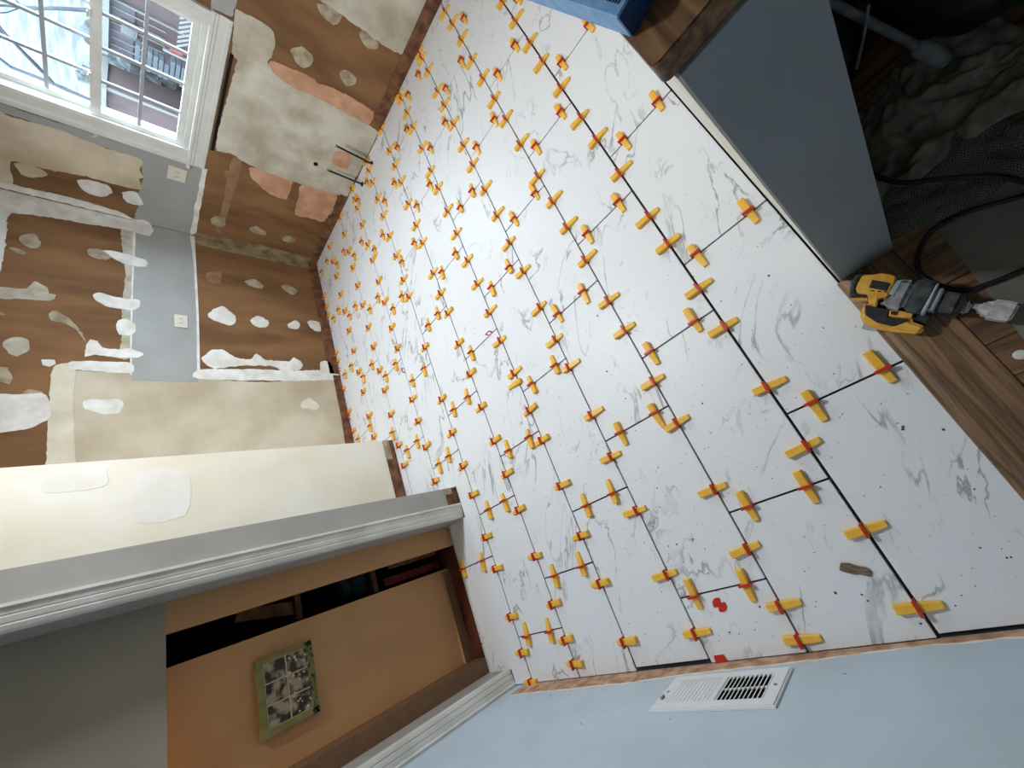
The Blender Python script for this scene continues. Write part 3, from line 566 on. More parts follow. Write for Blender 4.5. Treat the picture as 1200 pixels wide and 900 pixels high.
# window wall with its opening
WY0, WY1, WZ0, WZ1 = 1.16, 2.09, 1.125, 2.07
wall_window = MB().box(XW, XW + 0.16, -3.6, WY0, -0.06, CEIL).box(XW, XW + 0.16, WY1, YB + 0.2, -0.06, CEIL).box(XW, XW + 0.16, WY0, WY1, -0.06, WZ0).box(XW, XW + 0.16, WY0, WY1, WZ1, CEIL).build('wall_window', M['kraft'])
tag(wall_window, 'gutted window wall of brown drywall paper and scuffed plaster patches', 'wall', kind='structure')
for rec in WALL_WINDOW_PATCHES:
    if rec[1] == 'tan_streak': continue
    wall_patch(wall_window, rec, lambda u, v, w: (XW - w, u, v), YB - 0.001)
# wall bottom board
mb = MB().prism([(-0.4, 0.0), (0.72, 0.0), (1.22, 0.0), (1.22, 0.075), (0.72, 0.085), (0.1, 0.09), (-0.4, 0.095)], 0, 0.007, lambda u, v, w: (XW - w, u, v))
mb.build('bottom_board', M['raw_brown'], wall_window)
box(XW - 0.0065, XW, 1.95, YB - 0.002, 0.0, 0.072).build('bottom_board', M['raw_brown'], wall_window)
box(XW - 0.006, XW, 1.27, 1.98, 0.99, 1.008).build('sill_gap', M['dark'], wall_window)
# drain hole
hole = MB().tube([(XW - 0.0042, 1.765, 0.339), (XW - 0.0030, 1.765, 0.339)], 0.018, 16).build('pipe_hole', M['dark'], wall_window)

wall_back = box(-0.4, XW + 0.16, YB, YB + 0.15, -0.06, CEIL).build('wall_back', M['kraft'])
tag(wall_back, 'stripped back wall with brown paper, grey paint band and joint compound', 'wall', kind='structure')
for rec in WALL_BACK_PATCHES:
    wall_patch(wall_back, rec, lambda u, v, w: (u, YB - w, v), XW - 0.001)
box(0.0, 0.93, YB - 0.008, YB, 0.0, 0.062).build('bottom_board', M['raw_brown'], wall_back)
box(0.95, XW - 0.002, YB - 0.005, YB, 0.0, 0.085).build('bottom_board', M['raw_brown'], wall_back)

wall_pantry = box(-0.562, 0.005, YP, YB, -0.06, CEIL).build('wall_pantry', M['pantry_paint'])
tag(wall_pantry, 'projecting cream wall end beside the doorway', 'wall', kind='structure')
box(-0.562, 0.005, YP - 0.006, YP, 0.0, 0.074).build('bottom_board', M['raw_brown'], wall_pantry)
box(-0.14, 0.003, YP - 0.0075, YP - 0.006, 0.03, 0.075).build('torn_paper', M['sage'], wall_pantry)
for p in PANTRY_PATCHES:
    wall_patch(wall_pantry, ('skim_patch', 'pale_skim', 0, 1, p), lambda u, v, w: (u, YP - w, v), 9)

wall_doorway = MB().box(-0.748, -0.562, YD, 1.86, -0.06, CEIL).box(XV, -1.525, YD, 1.86, -0.06, CEIL).box(XV, -0.562, YD, 1.86, 2.05, CEIL).build('wall_doorway', M['door_grey'])
tag(wall_doorway, 'grey painted wall pierced by the tall doorway', 'wall', kind='structure')
box(-0.66, -0.564, YD - 0.004, YD, 0.0, 0.075).build('bottom_board', M['raw_brown'], wall_doorway)
box(-0.60, -0.564, YD - 0.0055, YD - 0.004, 0.03, 0.078).build('torn_paper', M['sage'], wall_doorway)

wall_vent = box(XV - 0.14, XV, -3.6, YD + 0.3, -0.06, CEIL).build('wall_vent', M['blue_paint'])
tag(wall_vent, 'pale blue grey painted wall holding the white vent', 'wall', kind='structure')
edge = [(-0.6, 0.03), (-0.137, 0.031), (0.012, 0.026), (0.15, 0.034), (0.279, 0.045), (0.45, 0.048), (0.56, 0.052), (0.668, 0.058), (0.80, 0.066), (0.915, 0.079), (1.05, 0.084), (1.26, 0.094), (1.45, 0.092), (1.60, 0.10), (1.605, 0.0), (-0.6, 0.0)]
dense = []
for (a, b), (c_, d) in zip(edge, edge[1:]):
    for s in range(6):
        t = s / 6
        dense.append((a + (c_ - a) * t, b + (d - b) * t + (random.uniform(-0.004, 0.004) if b > 0.01 and d > 0.01 else 0)))
MB().prism(dense, 0, 0.003, lambda u, v, w: (XV + w, u, v)).build('torn_wall_bottom', M['raw_pink'], wall_vent)
MB().prism([(u, v + 0.006) for u, v in dense if v > 0.012] + [(u, v) for u, v in reversed(dense) if v > 0.012], 0, 0.0022, lambda u, v, w: (XV + w, u, v)).build('paint_edge', M['gypsum'], wall_vent)

sc = MB()
for y, z, l, a in ((1.30, 0.13, 0.03, 1.0), (1.02, 0.12, 0.02, 0.9), (0.98, 0.30, 0.015, 1.1), (0.95, 0.345, 0.02, 0.6), (0.90, 0.27, 0.012, 0.8), (1.18, 0.14, 0.012, 0.4), (0.62, 0.33, 0.006, 0.2), (0.84, 0.088, 0.012, 0.1), (0.20, 0.14, 0.008, 0.2)):
    dy, dz = math.cos(a) * l / 2, math.sin(a) * l / 2
    sc.prism([(y - dy, z + dz + 0.001), (y + dy, z - dz + 0.001), (y + dy, z - dz - 0.001), (y - dy, z + dz - 0.001)], 0.0, 0.0004, lambda u, v, w: (XV + w, u, v))
tag(sc.build('scuff_marks', M['rubber'], wall_vent), kind='stuff')

# knee wall, slightly out of plumb
LEAN = 0.0331
def lean(u, v, w):
    return (u, v + LEAN * w, w)
KX = -0.705
wall_knee = MB().prism([(KX, -0.436), (XW, -0.436), (XW, -0.312), (KX, -0.312)], 0.0, 1.0695, lean).build('wall_knee', M['knee_grey'])
tag(wall_knee, 'slate grey half wall below the oak ledge', 'wall', kind='structure')
MB().prism([(KX + 0.0005, -0.312), (XW, -0.312), (XW, -0.3085), (KX + 0.0005, -0.3085)], 0.004, 1.069, lean).build('bare_drywall_face', M['gypsum'], wall_knee)
tape = MB()
tape.add([(-0.36, -0.306, 0.05), (-0.44, -0.303, 0.03), (-0.46, -0.298, 0.10), (-0.40, -0.302, 0.12)], [(0, 1, 2, 3)])
tape.build('torn_tape', M['sticker'], wall_knee)

# dining side
oak_floor = box(XV, XW, -3.6, -0.312, -0.06, 0.008).build('floor_dining', M['dark'])
tag(oak_floor, 'dark oak plank floor beyond the threshold', 'floor', kind='structure')
pw = 0.083
x = XV
k = 0
while x < 0.6:
    ys = [-2.2, -1.3 - 0.27 * (k % 3), -0.432]
    for a, b in zip(ys, ys[1:]):
        box(-pw / 2 + 0.0008, pw / 2 - 0.0008, (a - b) / 2 + 0.0008, (b - a) / 2 - 0.0008, -0.012, 0).mesh
        put('plank', box(-pw / 2 + 0.0008, pw / 2 - 0.0008, (a - b) / 2 + 0.0008, (b - a) / 2 - 0.0008, -0.012, 0).mesh('plank', M['oak_y'], 0.0008), oak_floor, (x + pw / 2, (a + b) / 2, 0.0195))
    x += pw; k += 1
MB().prism([(-0.431, 0.0), (-0.431, 0.020), (-0.428, 0.0215), (-0.325, 0.0225), (-0.308, 0.0185), (-0.300, 0.010), (-0.298, 0.0)], XV + 0.002, KX - 0.001, lambda u, v, w: (w, u, v)).build('threshold_board', M['oak_x'], oak_floor)
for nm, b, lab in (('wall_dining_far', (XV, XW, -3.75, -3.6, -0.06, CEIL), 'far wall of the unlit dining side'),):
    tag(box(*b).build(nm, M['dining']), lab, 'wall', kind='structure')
tag(box(XV - 0.14, XW + 0.16, -3.75, 3.55, CEIL, CEIL + 0.1).build('ceiling', M['ceiling']), 'plain white ceiling over the kitchen', 'ceiling', kind='structure')

# ---------------------------------------------------------------- doorway trim
prof = [(0, 0), (0, 0.020), (0.010, 0.022), (0.014, 0.016), (0.030, 0.0145), (0.033, 0.012), (0.037, 0.0145), (0.052, 0.012), (0.055, 0.009), (0.060, 0.0115), (0.072, 0.008), (0.080, 0.004), (0.080, 0)]
def casing(name, x0, sgn, label):
    o = MB().prism(prof, 0.001, 2.06, lambda u, v, w: (x0 + sgn * u, YD - v, w)).build(name, M['white_paint'])
    return tag(o, label, 'door trim', kind='structure')
casing('trim_1', -0.664, -1, 'white moulded casing on the pantry side of the doorway')
casing('trim_2', XV + 0.001, 1, 'scuffed white moulded casing beside the vent wall')
# opening within the doorway
wall_niche = MB().box(-0.857, -0.748, 1.861, 1.90, -0.02, 1.292).build('wall_niche', M['tan'])  # same wall as the header, tan colour paints warm light on it
tag(wall_niche, 'tan wall face with painted warm light framing the low opening inside the doorway', 'wall', kind='structure')
tag(box(-1.525, -1.452, 1.8605, 1.984, -0.02, 1.2915).build('wall_jamb', M['brown_base']), 'brown side wall with painted shade in the low opening next to the casing', 'wall', kind='structure')  # dark brown colour paints the shadow on this jamb
wall_header = box(-1.525, -0.748, 1.861, 1.90, 1.292, CEIL).build('wall_header', M['hall_grey'])
tag(wall_header, 'dull grey wall above the low opening inside the doorway', 'wall', kind='structure')
tag(box(-1.6, -0.60, 1.858, 3.4, -0.06, -0.002).build('floor_hall', M['hall_floor']), 'red brown floor inside the doorway', 'floor', kind='structure')
wall_hall = box(-1.6, -0.962, 1.985, 2.03, -0.002, CEIL).build('wall_hall', M['tan'])
tag(wall_hall, 'tan wall carrying the flower picture inside the doorway', 'wall', kind='structure')
bb = box(-1.451, -0.975, 1.968, 1.985, -0.002, 0.050).build('baseboard_hall', M['brown_base'])
tag(bb, 'brown baseboard under the tan wall', 'baseboard', kind='structure')
box(-1.45, -0.977, 1.969, 1.985, 0.050, 0.053).build('lit_top_strip', M['lit_top_tone'], bb)  # paler strip paints the light caught along the baseboard top
tag(MB().box(-0.62, -0.562, 1.86, YP, -0.06, CEIL).box(-0.66, -0.60, 1.9, 3.4, -0.06, CEIL).box(-1.66, -1.6, 1.9, 3.4, -0.06, CEIL).box(-1.66, -0.6, 3.4, 3.5, -0.06, CEIL).build('wall_storage', M['dining']), 'walls of the store behind the doorway with painted darkness', 'wall', kind='structure')

# ---------------------------------------------------------------- window
win = empty('window_1', (XW, 1.62, WZ0))
tag(win, 'white double hung window with divided panes', 'window', kind='structure')
def wpart(mb, name, mt, parent=None, bevel=0.0):
    o = mb.build(name, mt, None, bevel)
    par = parent or win
    o.parent = par
    if par is win:
        o.matrix_parent_inverse = Matrix.Translation(-win.location)
    return o
VV = M['window_vinyl']
for (x0, x1, y0, y1, z0, z1) in ((2.31, 2.47, WY1 - 0.035, WY1, WZ0, WZ1), (2.31, 2.47, WY0, WY0 + 0.02, WZ0, WZ1), (2.31, 2.47, WY0, WY1, WZ1 - 0.02, WZ1), (2.315, 2.47, WY0, WY1, WZ0, WZ0 + 0.035)):
    wpart(box(x0, x1, y0, y1, z0, z1), 'jamb', VV)
cp = [(0, 0), (0, 0.012), (0.02, 0.016), (0.07, 0.013), (0.085, 0.020), (0.115, 0.020), (0.12, 0)]
wpart(MB().prism(cp, 1.12, 2.18, lambda u, v, w: (XW - v, 2.04 + u, w)), 'casing', VV)
wpart(MB().prism([(u * 0.8, v) for u, v in cp], 1.12, 2.18, lambda u, v, w: (XW - v, 1.19 - u, w)), 'casing', VV)
wpart(MB().prism(cp, 1.09, 2.17, lambda u, v, w: (XW - v, w, 2.06 + u)), 'casing', VV)
wpart(box(XW - 0.028, 2.34, 1.085, 2.185, 1.108, 1.13), 'stool', VV, bevel=0.004)
wpart(MB().prism([(0.0, 0), (0.0, 0.020), (0.012, 0.022), (0.02, 0.015), (0.055, 0.014), (0.066, 0.018), (0.082, 0.016), (0.088, 0.008), (0.088, 0)], 1.088, 2.15, lambda u, v, w: (XW - v, w, 1.108 - u)), 'apron', VV)
def sash(xc, z0, z1, zb, zt, zm, ycols, y0, y1, locks):
    s = wpart(MB().box(xc - 0.018, xc + 0.018, y0, y1, z0, zb).box(xc - 0.018, xc + 0.018, y0, y1, zt, z1).box(xc - 0.018, xc + 0.018, y0, ycols[0], zb, zt).box(xc - 0.018, xc + 0.018, ycols[-1], y1, zb, zt), 'sash', VV)
    for y in ycols[1:-1]:
        for a, b in ((zb, zm - 0.009), (zm + 0.009, zt)):
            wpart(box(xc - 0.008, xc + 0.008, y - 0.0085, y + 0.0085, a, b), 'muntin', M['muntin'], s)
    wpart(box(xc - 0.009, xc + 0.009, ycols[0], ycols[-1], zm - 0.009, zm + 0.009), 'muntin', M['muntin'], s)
    for ya, yb in zip(ycols, ycols[1:]):
        for za, zc in ((zb, zm), (zm, zt)):
            wpart(MB().add([(xc, ya, za), (xc, yb, za), (xc, yb, zc), (xc, ya, zc)], [(0, 1, 2, 3)]), 'pane', M['glass'], s)
    for y in locks:
        wpart(MB().box(xc - 0.034, xc - 0.018, y - 0.02, y + 0.02, z1 - 0.006, z1 + 0.006).box(xc - 0.04, xc - 0.02, y - 0.006, y + 0.024, z1 + 0.004, z1 + 0.011), 'lock', VV, s)
    return s
COLS = [1.228, 1.425, 1.617, 1.82, 2.023]
sash(2.36, 1.160, 1.622, 1.199, 1.573, 1.394, COLS, 1.18, 2.056, (1.44, 1.80))
sash(2.405, 1.600, 2.05, 1.624, 2.005, 1.806, COLS, 1.18, 2.056, ())
wpart(MB().box(2.324, 2.338, 1.735, 1.765, 1.13, 1.142).tube([(2.331, 1.75, 1.14), (2.322, 1.745, 1.152), (2.318, 1.715, 1.153)], 0.003, 6), 'latch', M['tool_silver'])
# little hook on the wall beside the casing
hk = MB().tube([(XW, 2.178, 1.595), (XW - 0.018, 2.178, 1.595), (XW - 0.024, 2.178, 1.601), (XW - 0.022, 2.178, 1.610)], 0.003, 6).tube([(XW, 2.178, 1.595), (XW - 0.003, 2.178, 1.595)], 0.009, 10).build('wall_hook', M['outlet'])
tag(hk, 'tiny white hook screwed into the grey strip beside the window', 'hook')

# ---------------------------------------------------------------- outlets
def outlet(name, fn, w, h, label, horizontal=False):
    t = empty(name, fn(0, 0, 0))
    o = MB().prism([(-w / 2, -h / 2), (w / 2, -h / 2), (w / 2, h / 2), (-w / 2, h / 2)], 0.001, 0.007, fn).build('cover_plate', M['outlet'], None, 0.002)
    parts = [o]
    for s in (-1, 1):
        q = [(math.cos(a) * 0.016, math.sin(a) * 0.013) for a in [i * math.pi / 8 for i in range(16)]]
        off = (s * 0.021, 0) if horizontal else (0, s * 0.021)
        if horizontal: q = [(b, a) for a, b in q]
        parts.append(MB().prism([(a + off[0], b + off[1]) for a, b in q], 0.005, 0.0085, fn).build('socket', M['outlet']))
        sl = MB()
        for dx in (-0.006, 0.006):
            a, b = (off[0], dx) if horizontal else (dx, off[1] + 0.002)
            hw, hh = (0.0045, 0.0016) if horizontal else (0.0016, 0.0045)
            sl.prism([(a - hw, b - hh), (a + hw, b - hh), (a + hw, b + hh), (a - hw, b + hh)], 0.008, 0.0092, fn)
        parts.append(sl.build('slots', M['dark']))
    for q in parts:
        q.parent = t
        q.matrix_parent_inverse = Matrix.Translation(-t.location)
    return tag(t, label, 'outlet')
outlet('wall_outlet', lambda u, v, w: (XW - 0.0035 - w, 2.276 + u, 1.171 + v), 0.115, 0.108, 'ivory outlet on grey paint beside the window corner', True)
outlet('wall_outlet', lambda u, v, w: (1.347 + u, YB - 0.0035 - w, 1.11 + v), 0.118, 0.078, 'small white outlet on the grey band of the back wall', True)

# ---------------------------------------------------------------- vent register
vent = empty('vent_register', (XV, 0.52, 0.09))
tag(vent, 'white metal vent register low on the pale blue wall', 'vent')
def vpart(mb, name, mt, bevel=0.0):
    o = mb.build(name, mt, None, bevel)
    o.parent = vent
    o.matrix_parent_inverse = Matrix.Translation(-vent.location)
    return o
VY0, VY1, VZ0, VZ1 = 0.337, 0.705, 0.098, 0.292
B = [(0.371, 0.512, 0.124, 0.258), (0.528, 0.671, 0.128, 0.259)]
fr = MB()
for y0, y1, z0, z1 in ((VY0, VY1, VZ0, 0.124), (VY0, VY1, 0.259, VZ1), (VY0, 0.371, 0.124, 0.259), (0.512, 0.528, 0.124, 0.259), (0.671, VY1, 0.124, 0.259)):
    fr.box(XV, XV + 0.009, y0, y1, z0, z1)
vpart(fr, 'frame', M['vent_white'])
vpart(MB().box(XV + 0.0004, XV + 0.009, VY0 - 0.004, VY1 + 0.004, VZ0 - 0.004, VZ0).box(XV + 0.0004, XV + 0.006, VY0 - 0.004, VY0, VZ0, VZ1).box(XV + 0.0004, XV + 0.006, VY1, VY1 + 0.004, VZ0, VZ1).box(XV + 0.0004, XV + 0.006, VY0 - 0.004, VY1 + 0.004, VZ1, VZ1 + 0.004), 'flange', M['vent_white'])
vpart(box(XV + 0.0002, XV + 0.0012, 0.371, 0.671, 0.124, 0.259), 'duct', M['dark'])
for bi, (y0, y1, z0, z1) in enumerate(B):
    n = 11
    for i in range(n):
        y = y0 + (i + 0.5) * (y1 - y0) / n
        t = 0.0030 if bi == 0 else 0.0080
        d = -0.0062 if bi == 0 else 0.0058
        vpart(MB().prism([(y - t / 2 - d, 0.0015), (y + t / 2 - d, 0.0015), (y + t / 2 + d * 0.5, 0.0085), (y - t / 2 + d * 0.5, 0.0085)], z0, z1, lambda u, v, w: (XV + v, u, w)), 'louver', M['vent_white'])
vpart(box(XV + 0.002, XV + 0.006, 0.371, 0.512, 0.188, 0.194), 'crossbar', M['vent_white'])
for y in (0.354, 0.688):
    vpart(MB().tube([(XV + 0.008, y, 0.193), (XV + 0.0108, y, 0.193)], 0.005, 10), 'screw', M['tool_grey'])
vpart(MB().box(XV + 0.008, XV + 0.016, 0.684, 0.690, 0.224, 0.242), 'damper_lever', M['tool_grey'])

# ---------------------------------------------------------------- black supply pipes by the window wall
for (bx, by, tx, ty, tz, lab) in ((2.176, 1.491, 2.20, 1.489, 0.285, 'black capped supply pipe standing nearer the bare plaster panel'), (2.165, 1.692, 2.20, 1.712, 0.275, 'black capped supply pipe standing nearer the round wall hole')):
    t = empty('supply_pipe', (bx, by, 0))
    tag(t, lab, 'pipe', 'black supply pipes')
    for mb, nm in ((MB().tube([(0, 0, 0.0), (tx - bx, ty - by, tz)], 0.0075, 10), 'pipe'), (MB().tube([(0, 0, 0.0), (0, 0, 0.008), (0, 0, 0.0081), (0, 0, 0.016)], [0.019, 0.019, 0.012, 0.011], 12), 'flange')):
        put(nm, mb.mesh(nm, M['black_iron'], smooth=False), t)
    ring = [(tx - bx + 0.010 * math.cos(a), ty - by + 0.010 * math.sin(a), tz + 0.004) for a in [i * math.pi / 6 for i in range(13)]]
    put('cap_ring', MB().tube(ring, 0.004, 6, False).mesh('cap_ring', M['tool_grey']), t)

# ---------------------------------------------------------------- tile levelling clips
def wedge_mesh():
    # lies along x, thick end at -x
    mb = MB()
    L, w0, w1 = 0.098, 0.0115, 0.0075
    secs = [(-0.050, w0 * 0.97, 0.004, 0.0185), (-0.0475, w0, 0.001, 0.0205), (0.0, w0, 0.001, 0.0165), (0.046, w0 * 0.80, 0.001, 0.0105), (0.0485, w0 * 0.72, 0.001, 0.0085)]
    vs, fs = [], []
    for x, w, zb, zt in secs:
        c = 0.0022
        vs += [(x, -w, zb), (x, w, zb), (x, w, zt - c), (x, w - c, zt), (x, -w + c, zt), (x, -w, zt - c)]
    n = 6
    for i in range(len(secs) - 1):
        for k in range(n):
            k2 = (k + 1) % n
            fs.append((i * n + k, i * n + k2, (i + 1) * n + k2, (i + 1) * n + k))
    fs.append(tuple(range(n))[::-1]); fs.append(tuple(range((len(secs) - 1) * n, len(secs) * n)))
    mb.add(vs, fs)
    return mb.mesh('wedge', M['yellow'])
def strap_mesh():
    # red strap standing in the joint (plane across x), window for the wedge
    return MB().box(-0.0018, 0.0018, -0.0185, -0.0128, -0.009, 0.024).box(-0.0018, 0.0018, 0.0128, 0.0185, -0.009, 0.024).box(-0.0042, 0.0042, -0.019, 0.019, 0.0200, 0.0275).mesh('strap', M['red'], 0.0008)
def bare_mesh():
    return MB().box(-0.0018, 0.0018, -0.0185, -0.0128, -0.009, 0.020).box(-0.0018, 0.0018, 0.0128, 0.0185, -0.009, 0.020).box(-0.0018, 0.0018, -0.0185, 0.0185, 0.017, 0.023).mesh('strap', M['red'])
WEDGE, STRAP = wedge_mesh(), strap_mesh()
def ordn(n):
    return {1: 'first', 2: 'second', 3: 'third', 4: 'fourth', 5: 'fifth', 6: 'sixth', 7: 'seventh', 8: 'eighth', 9: 'ninth', 10: 'tenth'}.get(n, '%dth' % n)
def clip(x, y, rz, label, slide):
    t = empty('leveling_clip', (x, y, 0), rz)
    tag(t, label, 'tile clip', 'yellow wedge levelling clips on the tile joints')
    s = put('strap', STRAP, t)
    w = put('wedge', WEDGE, t, (slide, 0, 0))
    w.rotation_euler = (0, 0, random.uniform(-0.06, 0.06))
    return t
rng = random.Random(3)
for k, xs in SEAM_CLIPS.items():
    xs = sorted(xs)
    for i, x in enumerate(xs):
        thick_left = k <= 3 or (k <= 6 and x > 0.55) or (k <= 4 and x > -0.3)
        # wedge lies across the seam (along y); thick end faces +y when thick_left
        rz = -math.pi / 2 if thick_left else math.pi / 2
        clip(x, SEAM[k], rz + rng.uniform(-0.05, 0.05), 'yellow wedge clip, %s from the vent wall on %s long seam from oak threshold' % (ordn(i + 1), ordn(k)), rng.uniform(-0.012, 0.014))
for c, ps in CROSS_CLIPS.items():
    js = {}
    for x, y in ps:
        js.setdefault(round((x - JOINT[c]) / TILE_L), []).append(y)
    for n, j in enumerate(sorted(js)):
        x = JOINT[c] + j * TILE_L
        for i, y in enumerate(sorted(js[j])):
            near = y < (SEAM[c] + SEAM[min(c + 1, 11)]) / 2
            rz = math.pi if c <= 2 else (0 if (x < 0.9 or c > 6) else math.pi)
            clip(x, y, rz + rng.uniform(-0.06, 0.06), 'yellow wedge clip, %s side of %s cross joint from vent wall, %s row from oak' % ('oak' if near else 'far', ordn(n + 1), ordn(c + 1)), rng.uniform(-0.012, 0.014))
BARE = bare_mesh()
for (x, y, rz, lab) in ((0.06, 0.985, 0.0, 'empty red strap without wedge on a mid floor cross joint'),
                        (0.363, SEAM[7], math.pi / 2, 'empty red strap without wedge on the seventh long seam'),
                        (1.423, SEAM[10], math.pi / 2, 'empty red strap at back wall below the small compound patches'),
                        (0.977, SEAM[10], math.pi / 2, 'empty red strap at back wall below the white mud strip end'),
                        (0.486, SEAM[10], math.pi / 2, 'empty red strap at back wall beside the cream wall foot'),
                        (2.252, SEAM[10], math.pi / 2, 'empty red strap right in the far room corner'),
                        (2.071, SEAM[10], math.pi / 2, 'empty red strap at back wall, second from the far corner')):
    t = empty('strap_clip', (x, y, 0), rz)
    tag(t, lab, 'tile clip', 'empty red straps')
    put('strap', BARE, t)
# loose bits on the floor
lw = put('loose_wedge', WEDGE, None, (-0.290, 0.952, 0.0005)); lw.rotation_euler = (0, 0, math.pi / 2 - 0.1)
tag(lw, 'loose yellow wedge lying beside a clip in mid floor', 'wedge')
bs = [(0.022 * math.cos(a) * (1 if abs(math.sin(a)) < 0.97 else 0.4), 0.022 * math.sin(a) * (1 if abs(math.sin(a)) < 0.97 else 0.45)) for a in [i * math.pi / 12 + 0.13 for i in range(24)]]
bo = MB().prism(bs, 0.0005, 0.003, XY).build('clip_disc', M['red'])
bo.location = (-1.429, 0.491, 0); bo.rotation_euler = (0, 0, 0.6)
tag(bo, 'round red clip base lying loose on the tile near the vent', 'clip base')
ro = MB().prism([(-0.022, -0.012), (0.022, -0.012), (0.017, 0.012), (-0.018, 0.012)], 0.0, 0.0025, lambda u, v, w: (v, u, w)).build('clip_disc', M['red'])
ro.location = (-1.583, 0.578, 0.0005)
tag(ro, 'red clip base poking out at the tile edge above the vent', 'clip base')
# splinter of wood
spl = MB()
pts = [(-0.036, -0.010), (-0.032, 0.012), (-0.012, 0.015), (0.006, 0.012), (0.022, 0.014), (0.034, 0.004), (0.028, -0.010), (0.008, -0.008), (-0.002, -0.013), (-0.020, -0.012)]
spl.prism(pts, 0.001, 0.009, XY)
so = spl.build('wood_splinter', M['splinter'], None, 0.0025)
so.location = (-1.411, 0.076, 0); so.rotation_euler = (0.05, 0, math.radians(-118))
tag(so, 'small brown wood splinter lying on the nearest marble tiles', 'wood chip')
cr = MB()
rc = random.Random(11)
def crumb(x, y, r):
    n = 6
    ring = [(x + r * rc.uniform(0.6, 1.3) * math.cos(2 * math.pi * i / n), y + r * rc.uniform(0.6, 1.3) * math.sin(2 * math.pi * i / n), 0.0003) for i in range(n)]
    top = [(x + (a - x) * 0.6, y + (b - y) * 0.6, r * 0.7) for a, b, _ in ring]
    cr.add(ring + top, [tuple(range(n, 2 * n))] + [(i, (i + 1) % n, n + (i + 1) % n, n + i) for i in range(n)])
for x, y in CRUMBS:
    crumb(x, y, rc.uniform(0.002, 0.004))
for _ in range(420):
    u = rc.random()
    x, y = rc.uniform(-1.57, -0.3), rc.uniform(-0.28, 0.9) if u < 0.75 else rc.uniform(-0.28, 1.6)
    crumb(x, y, rc.uniform(0.0007, 0.0022))
co = cr.build('mortar_crumbs', M['rubber'])
tag(co, 'scattered dark mortar crumbs across the nearest tiles', 'debris', kind='stuff')

# ---------------------------------------------------------------- oak ledge and blue box
lp = []
x0, x1, y0, y1, rr = KX + 0.004, XW - 0.01, -0.50, -0.262, 0.009
for cx, cy, a0 in ((x0 + rr, y1 - rr, 90), (x0 + rr, y0 + rr, 180)):
    for i in range(6):
        a = math.radians(a0 + i * 18)
        lp.append((cx + rr * math.cos(a), cy + rr * math.sin(a)))
lp += [(x1, y0), (x1, y1)]
ledge = MB().prism(lp, 1.070, 1.100, XY).build('oak_ledge', M['oak_dark'], None, 0.002, seg=2)
tag(ledge, 'thick dark oak ledge capping the slate grey half wall', 'ledge')

bx = empty('blue_box', (-0.650, -0.266, 1.1005))
tag(bx, 'blue printed carton lying on the oak ledge', 'box')
ang = math.atan2(-0.212 + 0.266, -0.452 + 0.650)
bx.rotation_euler = (0, 0, ang)
H, LX, LY = 0.030, 0.34, 0.085
def bpart(mb, name, mt, bevel=0.0):
    return put(name, mb.mesh(name, mt, bevel), bx)
bpart(box(0, LX, -LY, 0, 0, H), 'carton', M['blue_card'], 0.0015)
bpart(box(-0.0008, 0, -LY + 0.001, -0.001, 0.001, H - 0.002), 'end_panel', M['blue_dark'])
bpart(box(0.006, LX, -LY + 0.0, -LY + 0.03, H, H + 0.0006), 'top_band', M['blue_dark'])
bpart(box(0.012, 0.10, -0.048, -0.030, H, H + 0.0008), 'printed_window', M['red_brown'])
cb = MB()
for i in range(18):
    cb.box(0.008 + i * 0.0042, 0.0098 + i * 0.0042, -0.022 - 0.003 * (i % 2), -0.010, H, H + 0.0008)
bpart(cb, 'printed_teeth', M['navy_ink'])
dots = MB()
for i in range(4):
    cx, cy = 0.0045, -0.026 - i * 0.009
    dots.prism([(cx + 0.0016 * math.cos(a), cy + 0.0016 * math.sin(a)) for a in [k * math.pi / 4 for k in range(8)]], H + 0.0006, H + 0.0010, XY)
bpart(dots, 'printed_dots', M['white_ink'])
fc = bpy.data.curves.new('lettering', 'FONT')
fc.body = 'LOT'; fc.size = 0.018; fc.extrude = 0.0003
tmp = bpy.data.objects.new('tmp', fc)
fm = bpy.data.meshes.new_from_object(tmp)
bpy.data.objects.remove(tmp); bpy.data.curves.remove(fc)
fm.materials.clear(); fm.materials.append(M['navy_ink'])
fo = put('lettering', fm, bx, (0.011, -0.027, H + 0.0006))
fo.rotation_euler = (0, 0, math.radians(-90))

# ---------------------------------------------------------------- cordless rotary hammer on the threshold
drill = empty('hammer_drill', (-0.85, -0.37, 0.0225))
tag(drill, 'dusty yellow and black cordless hammer drill lying on oak threshold', 'power tool')
DM = dict(rear_grip='rubber', motor_housing='tool_yellow', vent_label='black', lower_arm='tool_yellow', gear_case='tool_grey', rating_sticker='sticker', nose_cover='rubber', collar_ring='tool_silver', depth_clamp='tool_silver', chuck_sleeve='rubber', chuck_band='black', chuck_tip='tool_silver', bit_shank='tool_silver', hole_saw='tool_dust', battery='tool_yellow', battery_pad='black', battery_latch='tool_yellow', battery_slot='black', trigger_block='black', belt_hook='tool_silver')
DZ0 = dict(rear_grip=0.045, lower_arm=0.045, vent_label=0.098, rating_sticker=0.098, battery_pad=0.06, battery_latch=0.066, battery_slot=0.072, chuck_sleeve=0.035, chuck_band=0.037, chuck_tip=0.042, bit_shank=0.053, hole_saw=0.042, belt_hook=0.036, battery=0.0227, gear_case=0.0227, nose_cover=0.026, motor_housing=0.0227, collar_ring=0.026, depth_clamp=0.032, trigger_block=0.03)
DB = dict(motor_housing=0.010, gear_case=0.010, nose_cover=0.010, battery=0.006, hole_saw=0.006, rear_grip=0.005, battery_pad=0.003, chuck_sleeve=0.005, chuck_tip=0.006, collar_ring=0.002, depth_clamp=0.004)
dparts = {}
